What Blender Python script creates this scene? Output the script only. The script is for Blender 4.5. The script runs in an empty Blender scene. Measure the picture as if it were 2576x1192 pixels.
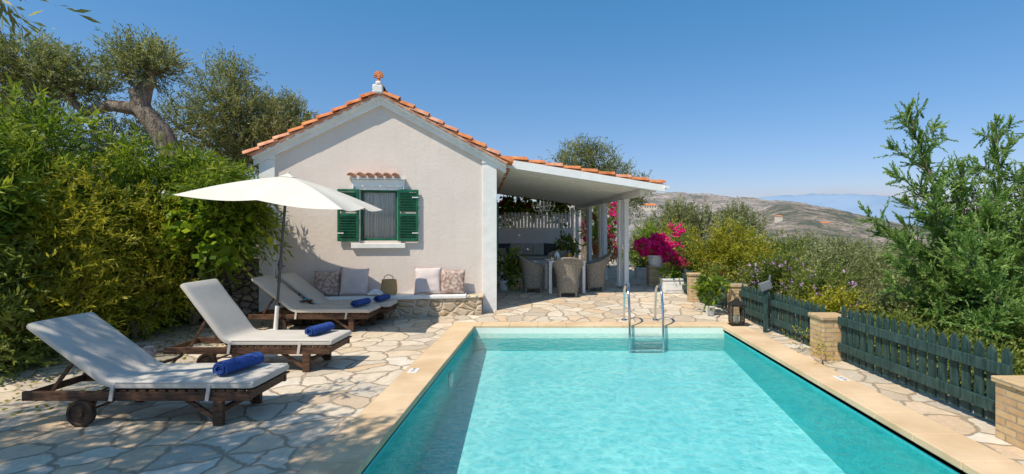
import bpy, math, random, bmesh
import numpy as np
from mathutils import Vector, Matrix, Euler, noise
R=random.Random(7)
scene=bpy.context.scene
COL=scene.collection
V=Vector
# ------------------------------------------------------------------ materials
def new_mat(name):
    m=bpy.data.materials.new(name); m.use_nodes=True
    nt=m.node_tree; return m,nt,nt.nodes['Principled BSDF']
def ND(nt,t,**k):
    n=nt.nodes.new(t)
    for a,v in k.items(): setattr(n,a,v)
    return n
def ramp(nt,src,stops,interp='LINEAR'):
    n=ND(nt,'ShaderNodeValToRGB'); cr=n.color_ramp; cr.interpolation=interp
    while len(cr.elements)<len(stops): cr.elements.new(.5)
    for e,(p,c) in zip(cr.elements,stops):
        e.position=p; e.color=(c[0],c[1],c[2],1) if hasattr(c,'__len__') else (c,c,c,1)
    nt.links.new(src,n.inputs[0]); return n.outputs[0]
def coords(nt,scale=(1,1,1)):
    tc=ND(nt,'ShaderNodeTexCoord'); mp=ND(nt,'ShaderNodeMapping')
    mp.inputs['Scale'].default_value=scale
    nt.links.new(tc.outputs['Object'],mp.inputs[0]); return mp.outputs[0]
def nz(nt,vec,scale,detail=4,rough=.6):
    n=ND(nt,'ShaderNodeTexNoise'); n.inputs['Scale'].default_value=scale
    n.inputs['Detail'].default_value=detail; n.inputs['Roughness'].default_value=rough
    nt.links.new(vec,n.inputs['Vector']); return n
def bumpn(nt,b,h,strength,dist=.01):
    n=ND(nt,'ShaderNodeBump'); n.inputs['Strength'].default_value=strength; n.inputs['Distance'].default_value=dist
    nt.links.new(h,n.inputs['Height']); nt.links.new(n.outputs[0],b.inputs['Normal']); return n
def mixc(nt,fac,a,b,mode='MIX'):
    n=ND(nt,'ShaderNodeMix',data_type='RGBA',blend_type=mode)
    for s,v in ((0,fac),(6,a),(7,b)):
        if isinstance(v,(int,float)): n.inputs[s].default_value=v
        elif isinstance(v,tuple): n.inputs[s].default_value=(v[0],v[1],v[2],1)
        else: nt.links.new(v,n.inputs[s])
    return n.outputs[2]
def mth(nt,op,a,b=0.0,clamp=False):
    n=ND(nt,'ShaderNodeMath',operation=op); n.use_clamp=clamp
    for i,v in ((0,a),(1,b)):
        if isinstance(v,(int,float)): n.inputs[i].default_value=v
        else: nt.links.new(v,n.inputs[i])
    return n.outputs[0]
def noisy(name,c1,c2,scale=4,rough=.7,bump=.2,bscale=40,metal=0,stretch=(1,1,1),spec=.3,bdist=.01,lo=.35,hi=.65):
    m,nt,b=new_mat(name); v=coords(nt,stretch)
    n=nz(nt,v,scale,5); c=ramp(nt,n.outputs[0],[(lo,c1),(hi,c2)])
    nt.links.new(c,b.inputs['Base Color'])
    b.inputs['Roughness'].default_value=rough; b.inputs['Metallic'].default_value=metal
    b.inputs['Specular IOR Level'].default_value=spec
    if bump: bumpn(nt,b,nz(nt,v,bscale,3).outputs[0],bump,bdist)
    return m
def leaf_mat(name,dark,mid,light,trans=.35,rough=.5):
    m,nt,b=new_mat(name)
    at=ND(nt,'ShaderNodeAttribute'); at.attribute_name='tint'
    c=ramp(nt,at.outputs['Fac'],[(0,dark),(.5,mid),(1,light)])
    nt.links.new(c,b.inputs['Base Color']); b.inputs['Roughness'].default_value=rough
    b.inputs['Specular IOR Level'].default_value=.3
    t=ND(nt,'ShaderNodeBsdfTranslucent'); nt.links.new(mixc(nt,1.0,c,(1.25,1.2,.7),'MULTIPLY'),t.inputs[0])
    mx=ND(nt,'ShaderNodeMixShader'); mx.inputs[0].default_value=trans
    nt.links.new(b.outputs[0],mx.inputs[1]); nt.links.new(t.outputs[0],mx.inputs[2])
    nt.links.new(mx.outputs[0],nt.nodes['Material Output'].inputs[0]); return m

M={}
# plaster
m,nt,b=new_mat('plaster'); v=coords(nt)
c=ramp(nt,nz(nt,v,1.2,6).outputs[0],[(.3,(.69,.595,.525)),(.7,(.76,.665,.59))])
st_=nz(nt,coords(nt,(3,3,.35)),2.2,5,.7); c=mixc(nt,ramp(nt,st_.outputs[0],[(.5,0),(.8,.3)]),c,(.58,.49,.42))
nt.links.new(c,b.inputs['Base Color'])
b.inputs['Roughness'].default_value=.9; bumpn(nt,b,nz(nt,v,14,5).outputs[0],.3,.02); M['plaster']=m
M['white']=noisy('white_paint',(.73,.715,.68),(.83,.815,.78),5,.6,.15,30)
M['whitewood']=noisy('white_wood',(.80,.795,.77),(.88,.875,.85),5,.5,.1,30,stretch=(1,1,1))
M['green']=noisy('green_paint',(.004,.075,.04),(.012,.14,.075),9,.45,.2,60)
M['wood']=noisy('dark_wood',(.035,.018,.011),(.14,.07,.038),3,.55,.3,20,stretch=(2,14,14))
M['fence']=noisy('fence_paint',(.010,.032,.032),(.045,.092,.080),4,.65,.4,24,stretch=(9,9,1.2))
M['terra']=noisy('terracotta',(.40,.10,.03),(.74,.30,.12),5,.85,.3,40,lo=.3,hi=.7)
M['terrapink']=noisy('terracotta_pale',(.50,.18,.09),(.76,.39,.24),5,.85,.3,40)
M['mattress']=noisy('canvas_mattress',(.53,.48,.415),(.595,.545,.475),3,.9,.25,90)
M['canopy']=noisy('canvas_canopy',(.64,.605,.53),(.70,.665,.59),3,.85,.1,120)
M['towel']=noisy('blue_towel',(.018,.045,.19),(.035,.095,.34),40,.95,.6,160,bdist=.008)
M['pole']=noisy('grey_pole',(.07,.08,.09),(.11,.12,.13),3,.35,0,metal=.3)
M['steel']=noisy('steel',(.62,.63,.65),(.72,.73,.75),3,.12,0,metal=1)
M['iron']=noisy('black_iron',(.015,.014,.013),(.04,.037,.033),10,.5,.3,60,metal=.3)
M['coping']=noisy('coping_stone',(.58,.405,.235),(.71,.53,.34),1.6,.8,.25,60)
M['mortar']=noisy('mortar',(.42,.32,.21),(.50,.40,.28),9,.95,.3,60)
M['cush_beige']=noisy('beige_cushion',(.60,.505,.48),(.68,.59,.56),5,.9,.3,120)
M['cush_brown']=noisy('patterned_cushion',(.33,.21,.16),(.54,.43,.37),16,.9,.3,120,lo=.46,hi=.54)
M['cush_dark']=noisy('dark_cushion',(.06,.065,.08),(.11,.115,.13),8,.9,.3,120)
M['cush_grey']=noisy('grey_cushion',(.50,.47,.42),(.60,.57,.51),8,.9,.3,120)
M['straw']=noisy('straw',(.36,.22,.09),(.56,.38,.18),60,.85,.6,90,stretch=(1,1,3))
M['bark']=noisy('bark',(.12,.09,.065),(.38,.31,.24),3,.95,1,14,stretch=(4,4,1),bdist=.05)
M['curtain']=noisy('curtain_cloth',(.78,.775,.75),(.86,.855,.83),3,.9,.1,60)
M['pot']=noisy('white_pot',(.70,.685,.65),(.80,.785,.75),7,.5,.15,30)
M['orange']=noisy('orange_juice',(.85,.38,.02),(.9,.45,.04),7,.2,0)
M['ceramic']=noisy('ceramic',(.80,.79,.76),(.84,.83,.80),7,.2,0)
M['candle']=noisy('wax',(.8,.74,.6),(.84,.78,.64),7,.5,0)
M['rubber']=noisy('rubber',(.02,.016,.012),(.07,.04,.025),9,.5,.2,30)
M['ink']=noisy('marker_ink',(.03,.03,.04),(.05,.05,.06),9,.6,0)
M['roofpale']=noisy('villa_wall',(.62,.55,.45),(.7,.62,.5),1,.9,0)
# wicker
m,nt,b=new_mat('wicker'); v=coords(nt)
w1=ND(nt,'ShaderNodeTexWave',wave_type='BANDS',bands_direction='Z'); w1.inputs['Scale'].default_value=14; w1.inputs['Distortion'].default_value=1.5
nt.links.new(v,w1.inputs[0]); n1=nz(nt,v,38,2)
c=mixc(nt,w1.outputs[1],(.20,.17,.135),(.52,.475,.395)); c=mixc(nt,ramp(nt,n1.outputs[0],[(.42,0),(.56,.8)]),c,(.20,.175,.14))
nt.links.new(c,b.inputs['Base Color']); b.inputs['Roughness'].default_value=.8; bumpn(nt,b,w1.outputs[1],.7,.01); M['wicker']=m
# flagstone paving
m,nt,b=new_mat('flagstone_paving'); v=coords(nt)
nd=nz(nt,v,2.2,3); vm=ND(nt,'ShaderNodeVectorMath',operation='MULTIPLY_ADD'); nt.links.new(nd.outputs[1],vm.inputs[0]); vm.inputs[1].default_value=(.30,.30,0); nt.links.new(v,vm.inputs[2])
vd=vm.outputs[0]
def vor(nt,vec,scale,feat,dim='2D'):
    n=ND(nt,'ShaderNodeTexVoronoi',voronoi_dimensions=dim,feature=feat); n.inputs['Scale'].default_value=scale; nt.links.new(vec,n.inputs['Vector']); return n
ve=vor(nt,vd,2.9,'DISTANCE_TO_EDGE'); vc=vor(nt,vd,2.9,'F1')
sp=ND(nt,'ShaderNodeSeparateColor'); nt.links.new(vc.outputs['Color'],sp.inputs[0])
st=ramp(nt,sp.outputs[0],[(0,(.60,.47,.32)),(.25,(.72,.62,.48)),(.45,(.45,.395,.32)),(.62,(.66,.46,.28)),(.8,(.77,.70,.58)),(1,(.55,.485,.40))])
fn=nz(nt,v,7,8,.7); st=mixc(nt,ramp(nt,fn.outputs[0],[(.38,.0),(.78,.7)]),st,(.42,.31,.20))
fn2=nz(nt,v,24,5,.7); st=mixc(nt,ramp(nt,fn2.outputs[0],[(.5,.0),(.8,.6)]),st,(.80,.74,.63))
edge=ramp(nt,ve.outputs['Distance'],[(.035,0),(.06,1)])
cc=mixc(nt,edge,mixc(nt,fn.outputs[0],(.25,.19,.13),(.42,.335,.235)),st)
bigd=nz(nt,v,.7,4); cc=mixc(nt,ramp(nt,bigd.outputs[0],[(.45,0),(.75,.3)]),cc,(.46,.37,.27))
nt.links.new(cc,b.inputs['Base Color']); b.inputs['Roughness'].default_value=.75
h=mth(nt,'ADD',ramp(nt,ve.outputs['Distance'],[(.02,0),(.075,1)]),mth(nt,'MULTIPLY',fn2.outputs[0],.5))
bumpn(nt,b,h,.7,.012); M['paving']=m
# rubble stone
def stone_mat(name,scale,cols,mort):
    m,nt,b=new_mat(name); v=coords(nt,(1,1,1.5))
    nd=nz(nt,v,5,3); vm=ND(nt,'ShaderNodeVectorMath',operation='MULTIPLY_ADD'); nt.links.new(nd.outputs[1],vm.inputs[0]); vm.inputs[1].default_value=(.1,.1,.1); nt.links.new(v,vm.inputs[2])
    ve=vor(nt,vm.outputs[0],scale,'DISTANCE_TO_EDGE','3D'); vc=vor(nt,vm.outputs[0],scale,'F1','3D')
    sp=ND(nt,'ShaderNodeSeparateColor'); nt.links.new(vc.outputs['Color'],sp.inputs[0])
    st=ramp(nt,sp.outputs[0],[(i/(len(cols)-1),c) for i,c in enumerate(cols)])
    st=mixc(nt,ramp(nt,nz(nt,v,16,6).outputs[0],[(.4,0),(.8,.6)]),st,(.22,.17,.12))
    cc=mixc(nt,ramp(nt,ve.outputs['Distance'],[(.02,0),(.09,1)]),mort,st)
    nt.links.new(cc,b.inputs['Base Color']); b.inputs['Roughness'].default_value=.9
    bumpn(nt,b,ramp(nt,ve.outputs['Distance'],[(.0,0),(.2,1)]),.9,.04); return m
M['rubble']=stone_mat('rubble_stone',4.5,[(.58,.44,.28),(.40,.30,.19),(.64,.53,.38),(.5,.33,.18)],(.64,.55,.42))
M['drywall']=stone_mat('dry_stone',6,[(.46,.39,.30),(.30,.25,.19),(.54,.47,.37),(.38,.30,.21)],(.07,.055,.04))
# brick
m,nt,b=new_mat('sandy_brick'); tc=ND(nt,'ShaderNodeTexCoord'); sx=ND(nt,'ShaderNodeSeparateXYZ'); nt.links.new(tc.outputs['Object'],sx.inputs[0])
cx=ND(nt,'ShaderNodeCombineXYZ'); nt.links.new(mth(nt,'ADD',sx.outputs[0],sx.outputs[1]),cx.inputs[0]); nt.links.new(sx.outputs[2],cx.inputs[1])
br=ND(nt,'ShaderNodeTexBrick'); br.inputs['Scale'].default_value=1; br.inputs['Brick Width'].default_value=.2; br.inputs['Row Height'].default_value=.06; br.inputs['Mortar Size'].default_value=.008
br.inputs['Color1'].default_value=(.60,.42,.21,1); br.inputs['Color2'].default_value=(.46,.27,.13,1); br.inputs['Mortar'].default_value=(.30,.24,.17,1)
nt.links.new(cx.outputs[0],br.inputs[0]); n1=nz(nt,tc.outputs['Object'],14,5)
nt.links.new(mixc(nt,ramp(nt,n1.outputs[0],[(.4,0),(.7,.55)]),br.outputs[0],(.60,.47,.28)),b.inputs['Base Color']); b.inputs['Roughness'].default_value=.9
bumpn(nt,b,mth(nt,'ADD',mth(nt,'MULTIPLY',br.outputs[1],-1),n1.outputs[0]),.6,.012); M['brick']=m
# pool lining
M['pool']=noisy('pool_lining',(.24,.64,.66),(.29,.70,.72),60,.5,0)
M['poolwall']=noisy('pool_wall_lining',(.03,.43,.44),(.045,.50,.51),30,.5,0)
M['poolsunlit']=noisy('pool_sunlit_wall',(.70,.76,.66),(.76,.81,.72),30,.5,0)  # sun-bright band of the far wall, painted as a pale colour
# water
m,nt,b=new_mat('water'); nt.nodes.remove(b); v=coords(nt)
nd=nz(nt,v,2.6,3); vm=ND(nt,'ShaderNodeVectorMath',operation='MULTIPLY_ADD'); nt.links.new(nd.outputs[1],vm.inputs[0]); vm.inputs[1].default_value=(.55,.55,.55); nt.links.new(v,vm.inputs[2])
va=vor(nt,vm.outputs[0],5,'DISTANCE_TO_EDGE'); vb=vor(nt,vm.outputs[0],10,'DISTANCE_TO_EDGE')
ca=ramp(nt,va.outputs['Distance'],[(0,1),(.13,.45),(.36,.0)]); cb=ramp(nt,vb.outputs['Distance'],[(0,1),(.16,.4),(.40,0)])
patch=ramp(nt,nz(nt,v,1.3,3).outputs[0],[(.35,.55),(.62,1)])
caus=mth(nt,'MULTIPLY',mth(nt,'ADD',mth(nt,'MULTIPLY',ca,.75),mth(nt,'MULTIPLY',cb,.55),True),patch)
tint=mixc(nt,caus,(.58,.80,.84),(1,1,1))  # caustic light pattern painted into the water's transparent colour
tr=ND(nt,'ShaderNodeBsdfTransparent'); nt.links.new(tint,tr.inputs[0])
gl=ND(nt,'ShaderNodeBsdfGlossy'); gl.inputs['Roughness'].default_value=.03
w=nz(nt,v,5.5,4); w2=nz(nt,v,14,3); hh=mth(nt,'ADD',w.outputs[0],mth(nt,'MULTIPLY',w2.outputs[0],.5))
bp=ND(nt,'ShaderNodeBump'); bp.inputs['Strength'].default_value=.75; bp.inputs['Distance'].default_value=.03; nt.links.new(hh,bp.inputs['Height'])
nt.links.new(bp.outputs[0],gl.inputs['Normal'])
fr=ND(nt,'ShaderNodeFresnel'); fr.inputs[0].default_value=1.33; nt.links.new(bp.outputs[0],fr.inputs['Normal'])
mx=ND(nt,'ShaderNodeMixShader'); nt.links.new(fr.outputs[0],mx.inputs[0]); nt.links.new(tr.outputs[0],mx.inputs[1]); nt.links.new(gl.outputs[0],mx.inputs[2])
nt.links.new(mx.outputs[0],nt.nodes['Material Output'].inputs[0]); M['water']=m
# glass
m,nt,b=new_mat('clear_glass'); nt.nodes.remove(b)
tr=ND(nt,'ShaderNodeBsdfTransparent'); tr.inputs[0].default_value=(.93,.95,.95,1); gl=ND(nt,'ShaderNodeBsdfGlossy'); gl.inputs['Roughness'].default_value=.02
fr=ND(nt,'ShaderNodeFresnel'); fr.inputs[0].default_value=1.45; mx=ND(nt,'ShaderNodeMixShader')
nt.links.new(fr.outputs[0],mx.inputs[0]); nt.links.new(tr.outputs[0],mx.inputs[1]); nt.links.new(gl.outputs[0],mx.inputs[2]); nt.links.new(mx.outputs[0],nt.nodes['Material Output'].inputs[0]); M['glass']=m
# terrain
M['ground']=noisy('dry_ground',(.12,.10,.05),(.30,.22,.13),.9,.95,.6,12,bdist=.05)
def hill_mat(name,rock,green,soil,sc):
    m,nt,b=new_mat(name); v=coords(nt)
    a=nz(nt,v,sc,8,.72); c=ramp(nt,a.outputs[0],[(.40,green),(.50,soil),(.62,rock)])
    a2=nz(nt,v,sc*6,6,.75); c=mixc(nt,ramp(nt,a2.outputs[0],[(.49,0),(.55,.8)]),c,green)
    nt.links.new(c,b.inputs['Base Color']); b.inputs['Roughness'].default_value=1; b.inputs['Specular IOR Level'].default_value=0; return m
M['hillA']=hill_mat('hill_far',(.42,.36,.33),(.125,.14,.13),(.30,.25,.22),.012)  # aerial haze baked into the greyed colours of both hills
M['hillB']=hill_mat('hill_near',(.38,.315,.27),(.08,.098,.08),(.22,.18,.15),.02)
M['mount']=noisy('hazy_mountain',(.22,.32,.46),(.25,.35,.48),.0005,1,0,spec=0)  # blue distance haze painted as the mountain's own colour
M['sea']=noisy('sea',(.17,.31,.47),(.19,.34,.50),.001,.5,0)
# foliage
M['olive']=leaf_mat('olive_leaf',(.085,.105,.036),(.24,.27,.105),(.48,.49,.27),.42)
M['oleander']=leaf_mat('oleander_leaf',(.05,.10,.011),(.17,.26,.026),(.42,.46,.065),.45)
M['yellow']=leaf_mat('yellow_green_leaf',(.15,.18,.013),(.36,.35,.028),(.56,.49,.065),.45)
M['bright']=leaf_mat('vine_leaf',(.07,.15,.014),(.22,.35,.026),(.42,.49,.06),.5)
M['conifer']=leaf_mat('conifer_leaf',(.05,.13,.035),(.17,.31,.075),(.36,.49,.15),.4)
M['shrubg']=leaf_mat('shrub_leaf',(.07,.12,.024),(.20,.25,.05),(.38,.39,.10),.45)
M['red']=leaf_mat('red_leaf',(.18,.02,.02),(.32,.04,.03),(.4,.12,.04),.4)
M['pink']=leaf_mat('bougainvillea_bract',(.60,.008,.20),(.85,.02,.30),(.90,.06,.44),.4)
M['purple']=leaf_mat('purple_flower',(.40,.22,.48),(.54,.36,.62),(.66,.50,.72),.3)
M['wflower']=leaf_mat('white_flower',(.7,.68,.66),(.8,.78,.76),(.85,.84,.82),.3)

# ------------------------------------------------------------------ mesh tools
class MB:
    def __init__(s): s.v=[];s.f=[];s.m=[]
    def add(s,vs,fs,mi=0):
        o=len(s.v); s.v+= [tuple(x) for x in vs]; s.f+=[tuple(i+o for i in f) for f in fs]; s.m+=[mi]*len(fs); return s
    def box(s,x0,x1,y0,y1,z0,z1,mi=0,M4=None):
        vs=[V(p) for p in ((x0,y0,z0),(x1,y0,z0),(x1,y1,z0),(x0,y1,z0),(x0,y0,z1),(x1,y0,z1),(x1,y1,z1),(x0,y1,z1))]
        if M4 is not None: vs=[M4@p for p in vs]
        return s.add(vs,[(0,3,2,1),(4,5,6,7),(0,1,5,4),(1,2,6,5),(2,3,7,6),(3,0,4,7)],mi)
    def beam(s,a,b,w,h,mi=0,up=V((0,0,1))):
        a=V(a);b=V(b);d=(b-a).normalized(); r=d.cross(up)
        if r.length<1e-3: r=V((1,0,0))
        r.normalize(); u=r.cross(d).normalized()
        vs=[p+r*sx*w/2+u*sz*h/2 for p in (a,b) for sx,sz in ((-1,-1),(1,-1),(1,1),(-1,1))]
        return s.add(vs,[(0,3,2,1),(4,5,6,7),(0,1,5,4),(1,2,6,5),(2,3,7,6),(3,0,4,7)],mi)
    def prism(s,poly,y0,y1,mi=0):
        n=len(poly); vs=[(p[0],y0,p[1]) for p in poly]+[(p[0],y1,p[1]) for p in poly]
        return s.add(vs,[tuple(range(n)),tuple(range(2*n-1,n-1,-1))]+[(i,(i+1)%n,n+(i+1)%n,n+i) for i in range(n)],mi)
    def tube(s,pts,rs,n=8,mi=0,cap=True):
        pts=[V(p) for p in pts]
        if not hasattr(rs,'__len__'): rs=[rs]*len(pts)
        vs=[];ref=None
        for i,p in enumerate(pts):
            d=(pts[min(i+1,len(pts)-1)]-pts[max(i-1,0)]).normalized()
            if ref is None: ref=V((1,0,0)) if abs(d.x)<.8 else V((0,1,0))
            a=(ref-d*ref.dot(d)).normalized(); ref=a; b=d.cross(a)
            for k in range(n):
                t=2*math.pi*k/n; vs.append(p+(a*math.cos(t)+b*math.sin(t))*rs[i])
        fs=[(i*n+k,i*n+(k+1)%n,(i+1)*n+(k+1)%n,(i+1)*n+k) for i in range(len(pts)-1) for k in range(n)]
        if cap: fs+=[tuple(range(n-1,-1,-1)),tuple((len(pts)-1)*n+k for k in range(n))]
        return s.add(vs,fs,mi)
    def lathe(s,prof,c=(0,0,0),n=20,mi=0,sy=1):
        vs=[(c[0]+r*math.cos(2*math.pi*k/n),c[1]+sy*r*math.sin(2*math.pi*k/n),c[2]+z) for r,z in prof for k in range(n)]
        fs=[(i*n+k,i*n+(k+1)%n,(i+1)*n+(k+1)%n,(i+1)*n+k) for i in range(len(prof)-1) for k in range(n)]
        return s.add(vs,fs,mi)
    def build(s,name,mats,parent=None,smooth=False,bevel=0,seg=2,label=None,recalc=True):
        me=bpy.data.meshes.new(name); me.from_pydata(s.v,[],s.f)
        if not isinstance(mats,(list,tuple)): mats=[mats]
        for x in mats: me.materials.append(M[x] if isinstance(x,str) else x)
        me.polygons.foreach_set('material_index',s.m)
        if recalc:
            bm=bmesh.new(); bm.from_mesh(me); bmesh.ops.recalc_face_normals(bm,faces=bm.faces); bm.to_mesh(me); bm.free()
        if smooth:
            me.polygons.foreach_set('use_smooth',[True]*len(me.polygons))
            try: me.set_sharp_from_angle(angle=math.radians(42))
            except Exception: pass
        o=bpy.data.objects.new(name,me); COL.objects.link(o)
        if parent: o.parent=parent
        if bevel:
            bv=o.modifiers.new('bevel','BEVEL'); bv.width=bevel; bv.segments=seg; bv.limit_method='ANGLE'
        if label: o['label']=label
        return o
def top(o,label,cat,group=None):
    o['label']=label;o['category']=cat
    if group:o['group']=group
    return o
def empty(name,label,cat,loc,rz=0,group=None):
    e=bpy.data.objects.new(name,None); e.empty_display_size=.2; e.location=loc; e.rotation_euler=(0,0,rz); COL.objects.link(e)
    return top(e,label,cat,group)
def copy_thing(root,kids,loc,rz=None):
    r=root.copy(); r.location=loc
    if rz is not None: r.rotation_euler=(0,0,rz)
    COL.objects.link(r)
    for k in kids:
        c=k.copy(); c.parent=r; COL.objects.link(c)
    return r

# ---- leaves
def unit(a): return a/np.maximum(np.linalg.norm(a,axis=1,keepdims=True),1e-6)
def foliage(clumps,ntw,nlf,tl,ll,lw,up=.3,droop=.1,spread=.8,gap=.35,seed=0,rand=.5,rexp=.45):
    rg=np.random.default_rng(seed)
    C=np.array([c[0] for c in clumps],float); S=np.array([c[1] for c in clumps],float)
    wts=(S.prod(axis=1))**.8; wts/=wts.sum()
    idx=rg.choice(len(C),ntw,p=wts)
    d=unit(rg.normal(size=(ntw,3))); r=rg.random(ntw)**rexp
    o=C[idx]+d*S[idx]*r[:,None]
    ph=rg.random(6)*6; f=2.6/max(.5,float(S.mean()))
    nv=np.sin(o[:,0]*f+ph[0])*np.sin(o[:,1]*f+ph[1])+np.sin(o[:,2]*f*1.3+ph[2])*np.sin(o[:,0]*f*1.7+ph[3])+.5*np.sin(o[:,1]*f*2.9+ph[4]+o[:,2]*f*2.1)
    keep=(nv>-1.1+gap)|(r<.45); o=o[keep];d=d[keep];r=r[keep];nv=nv[keep];n=len(o)
    td=unit(d+np.array([0,0,up])+rg.normal(size=(n,3))*rand); TL=tl*(.45+rg.random(n)*.9)
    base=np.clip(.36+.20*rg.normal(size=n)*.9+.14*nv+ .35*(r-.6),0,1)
    t=(np.arange(nlf)+.5)/nlf
    P=o[:,None,:]+td[:,None,:]*(TL[:,None]*t)[:,:,None]; P[:,:,2]-=droop*(t**2)[None,:]*TL[:,None]*2
    D=td[:,None,:]*(1-spread*.5)+rg.normal(size=(n,nlf,3))*spread*.6; D[:,:,2]-=droop*.8
    P=P.reshape(-1,3);D=unit(D.reshape(-1,3)); k=len(P)
    T=np.clip(np.repeat(base,nlf)+rg.normal(size=k)*.14,0,1)
    L=ll*(.6+.7*rg.random(k)); W=lw*(.7+.6*rg.random(k))
    return P,D,L,W,T
def leafobj(name,data,mat,parent,off=(0,0,0),seed=1,label=None):
    P,D,L,W,T=data; n=len(P); rg=np.random.default_rng(seed)
    P=P-np.array(off)
    S=unit(np.cross(D,rg.normal(size=(n,3))))
    vs=np.empty((n,4,3)); mid=P+D*(L*.5)[:,None]
    vs[:,0]=P; vs[:,1]=mid+S*(W*.5)[:,None]; vs[:,2]=P+D*L[:,None]; vs[:,3]=mid-S*(W*.5)[:,None]
    me=bpy.data.meshes.new(name); me.vertices.add(4*n); me.vertices.foreach_set('co',vs.astype(np.float32).ravel())
    me.loops.add(4*n); me.loops.foreach_set('vertex_index',np.arange(4*n,dtype=np.int32))
    me.polygons.add(n); me.polygons.foreach_set('loop_start',np.arange(0,4*n,4,dtype=np.int32))
    try: me.polygons.foreach_set('loop_total',np.full(n,4,dtype=np.int32))
    except Exception: pass
    me.update(calc_edges=True)
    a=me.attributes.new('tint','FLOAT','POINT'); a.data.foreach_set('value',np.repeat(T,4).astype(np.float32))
    me.materials.append(M[mat]); o=bpy.data.objects.new(name,me); COL.objects.link(o)
    if parent:o.parent=parent
    if label:o['label']=label
    return o
def auto_clumps(cx,cy,z0,z1,r,n,seed,cr=.5):
    q=random.Random(seed); out=[]
    for i in range(n):
        a=q.random()*6.283; zz=z0+(z1-z0)*(.12+.76*(i+.5)/n); k=math.sin(math.pi*min(1,max(.12,(zz-z0)/(z1-z0)))*.8+.35)
        rr=r*.65*math.sqrt(q.random())*k; s=r*cr*(.75+.5*q.random())
        out.append(((cx+rr*math.cos(a),cy+rr*math.sin(a),zz),(s,s,min(s,(z1-z0)*.35))))
    return out
def curve(a,b,n=6,wob=.1,q=R,rise=0):
    a=V(a);b=V(b);out=[]
    for i in range(n+1):
        t=i/n; p=a.lerp(b,t); k=math.sin(math.pi*t)*wob
        out.append(p+V((q.uniform(-k,k),q.uniform(-k,k),q.uniform(-k,k)+rise*math.sin(math.pi*t))))
    return out
def plant(name,label,catg,base,clumps,mat,ntw,nlf,tl,ll,lw,part='leaves',stem='stem',flowers=None,r0=.03,nst=6,group=None,seed=3,**kw):
    e=empty(name,label,catg,base,group=group); B=V(base)
    mb=MB(); q=random.Random(seed)
    for c in clumps[:nst] if len(clumps)>=nst else clumps:
        p=curve((q.uniform(-r0,r0)*2,q.uniform(-r0,r0)*2,-.05),V(c[0])-B,6,.08,q)
        mb.tube(p,[r0*(1-.7*i/6) for i in range(7)],6)
    mb.build(stem,'bark',e,smooth=True)
    leafobj(part,foliage(clumps,ntw,nlf,tl,ll,lw,seed=seed,**kw),mat,e,base,seed)
    if flowers:
        fm,fn,fs,fl=flowers
        leafobj('flowers',foliage(clumps,fn,fl,.05,fs,fs*.9,up=.4,droop=0,spread=1.6,gap=.8,seed=seed+5,rexp=.12),fm,e,base,seed)
    return e
def tree(name,label,base,trunks,clumps,mat,ntw,nlf,tl,ll,lw,group=None,seed=3,catg='tree',limbs=True,**kw):
    e=empty(name,label,catg,base,group=group); B=V(base); mb=MB(); q=random.Random(seed)
    for pts,rs in trunks: mb.tube([V(p)-B for p in pts],rs,10)
    if limbs:
        src=[V(t[0][-1])-B for t in trunks]
        for c in clumps:
            cc=V(c[0])-B; s=min(src,key=lambda p:(p-cc).length)
            mb.tube(curve(s,cc,5,.12,q),[.07,.06,.05,.04,.03,.02],6)
            for k in range(4):
                d=V((q.gauss(0,1),q.gauss(0,1),q.gauss(.5,.7))).normalized()
                tip=cc+V((d.x*c[1][0],d.y*c[1][1],d.z*c[1][2]))*.85
                mb.tube(curve(cc.lerp(s,.25),tip,4,.06,q),[.03,.024,.018,.012,.006],5)
    mb.build('trunk','bark',e,smooth=True)
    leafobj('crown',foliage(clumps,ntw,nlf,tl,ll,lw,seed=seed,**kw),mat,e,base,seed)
    return e

# ------------------------------------------------------------------ terrain
def gz(y): return min(.22,max(0.,.06*(y-9.2)))
def sm(a,b,x):
    t=min(1,max(0,(x-a)/(b-a))); return t*t*(3-2*t)
def xL(y):
    pts=[(-6,-7.6),(4,-7.2),(6.4,-6.9),(8.0,-7.0),(9.2,-6.6),(10.2,-5.9),(30,-5.9)]
    for (a,xa),(b,xb) in zip(pts,pts[1:]):
        if a<=y<=b: return xa+(xb-xa)*(y-a)/(b-a)
    return -7
def xR(y):
    if y<10: return 3.95
    if y<11.6: return 3.95-(y-10)*.45
    return 3.23
def G(x,y):
    if -4<y<21.5 and xL(y)+.35<x<xR(y)-.35: return -2.2
    z=gz(y)-.03
    if y>0:
        z+=1.05*sm(-7.3,-8.6,x) if x<-7 else 0
    if x<-5.9 and y>9.9: z=max(z,1.08*sm(10.0,10.5,y)+.02)
    if x<-9: z+=(-9-x)*.16
    if x>4: z-= (x-4)*.10
    if y>22: z-=(y-22)*.07*sm(-12,4,x)
    z+= .12*noise.noise(V((x*.4,y*.4,0)))*sm(3.5,6,abs(x))
    return max(z,-62)
xs=[-400,-200,-100,-60,-40,-30,-24,-20,-16]+[ -14+.5*i for i in range(0,60)]+[16,18,20,24,30,40,60,100,200,400,900,2000]
ys=[-60,-30,-15,-8]+[-5+.5*i for i in range(0,64)]+[28,30,34,40,50,60,80,120,200,400,700,1200]
mb=MB(); vs=[(x,y,G(x,y)) for y in ys for x in xs]; nx=len(xs)
mb.add(vs,[(j*nx+i,j*nx+i+1,(j+1)*nx+i+1,(j+1)*nx+i) for j in range(len(ys)-1) for i in range(nx-1)])
g=mb.build('ground','ground',smooth=True); g['kind']='structure'
mb=MB(); mb.add([(-60000,-2000,-58),(60000,-2000,-58),(60000,60000,-58),(-60000,60000,-58)],[(0,1,2,3)])
s_=mb.build('sea','sea',recalc=False); s_['kind']='structure'
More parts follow.
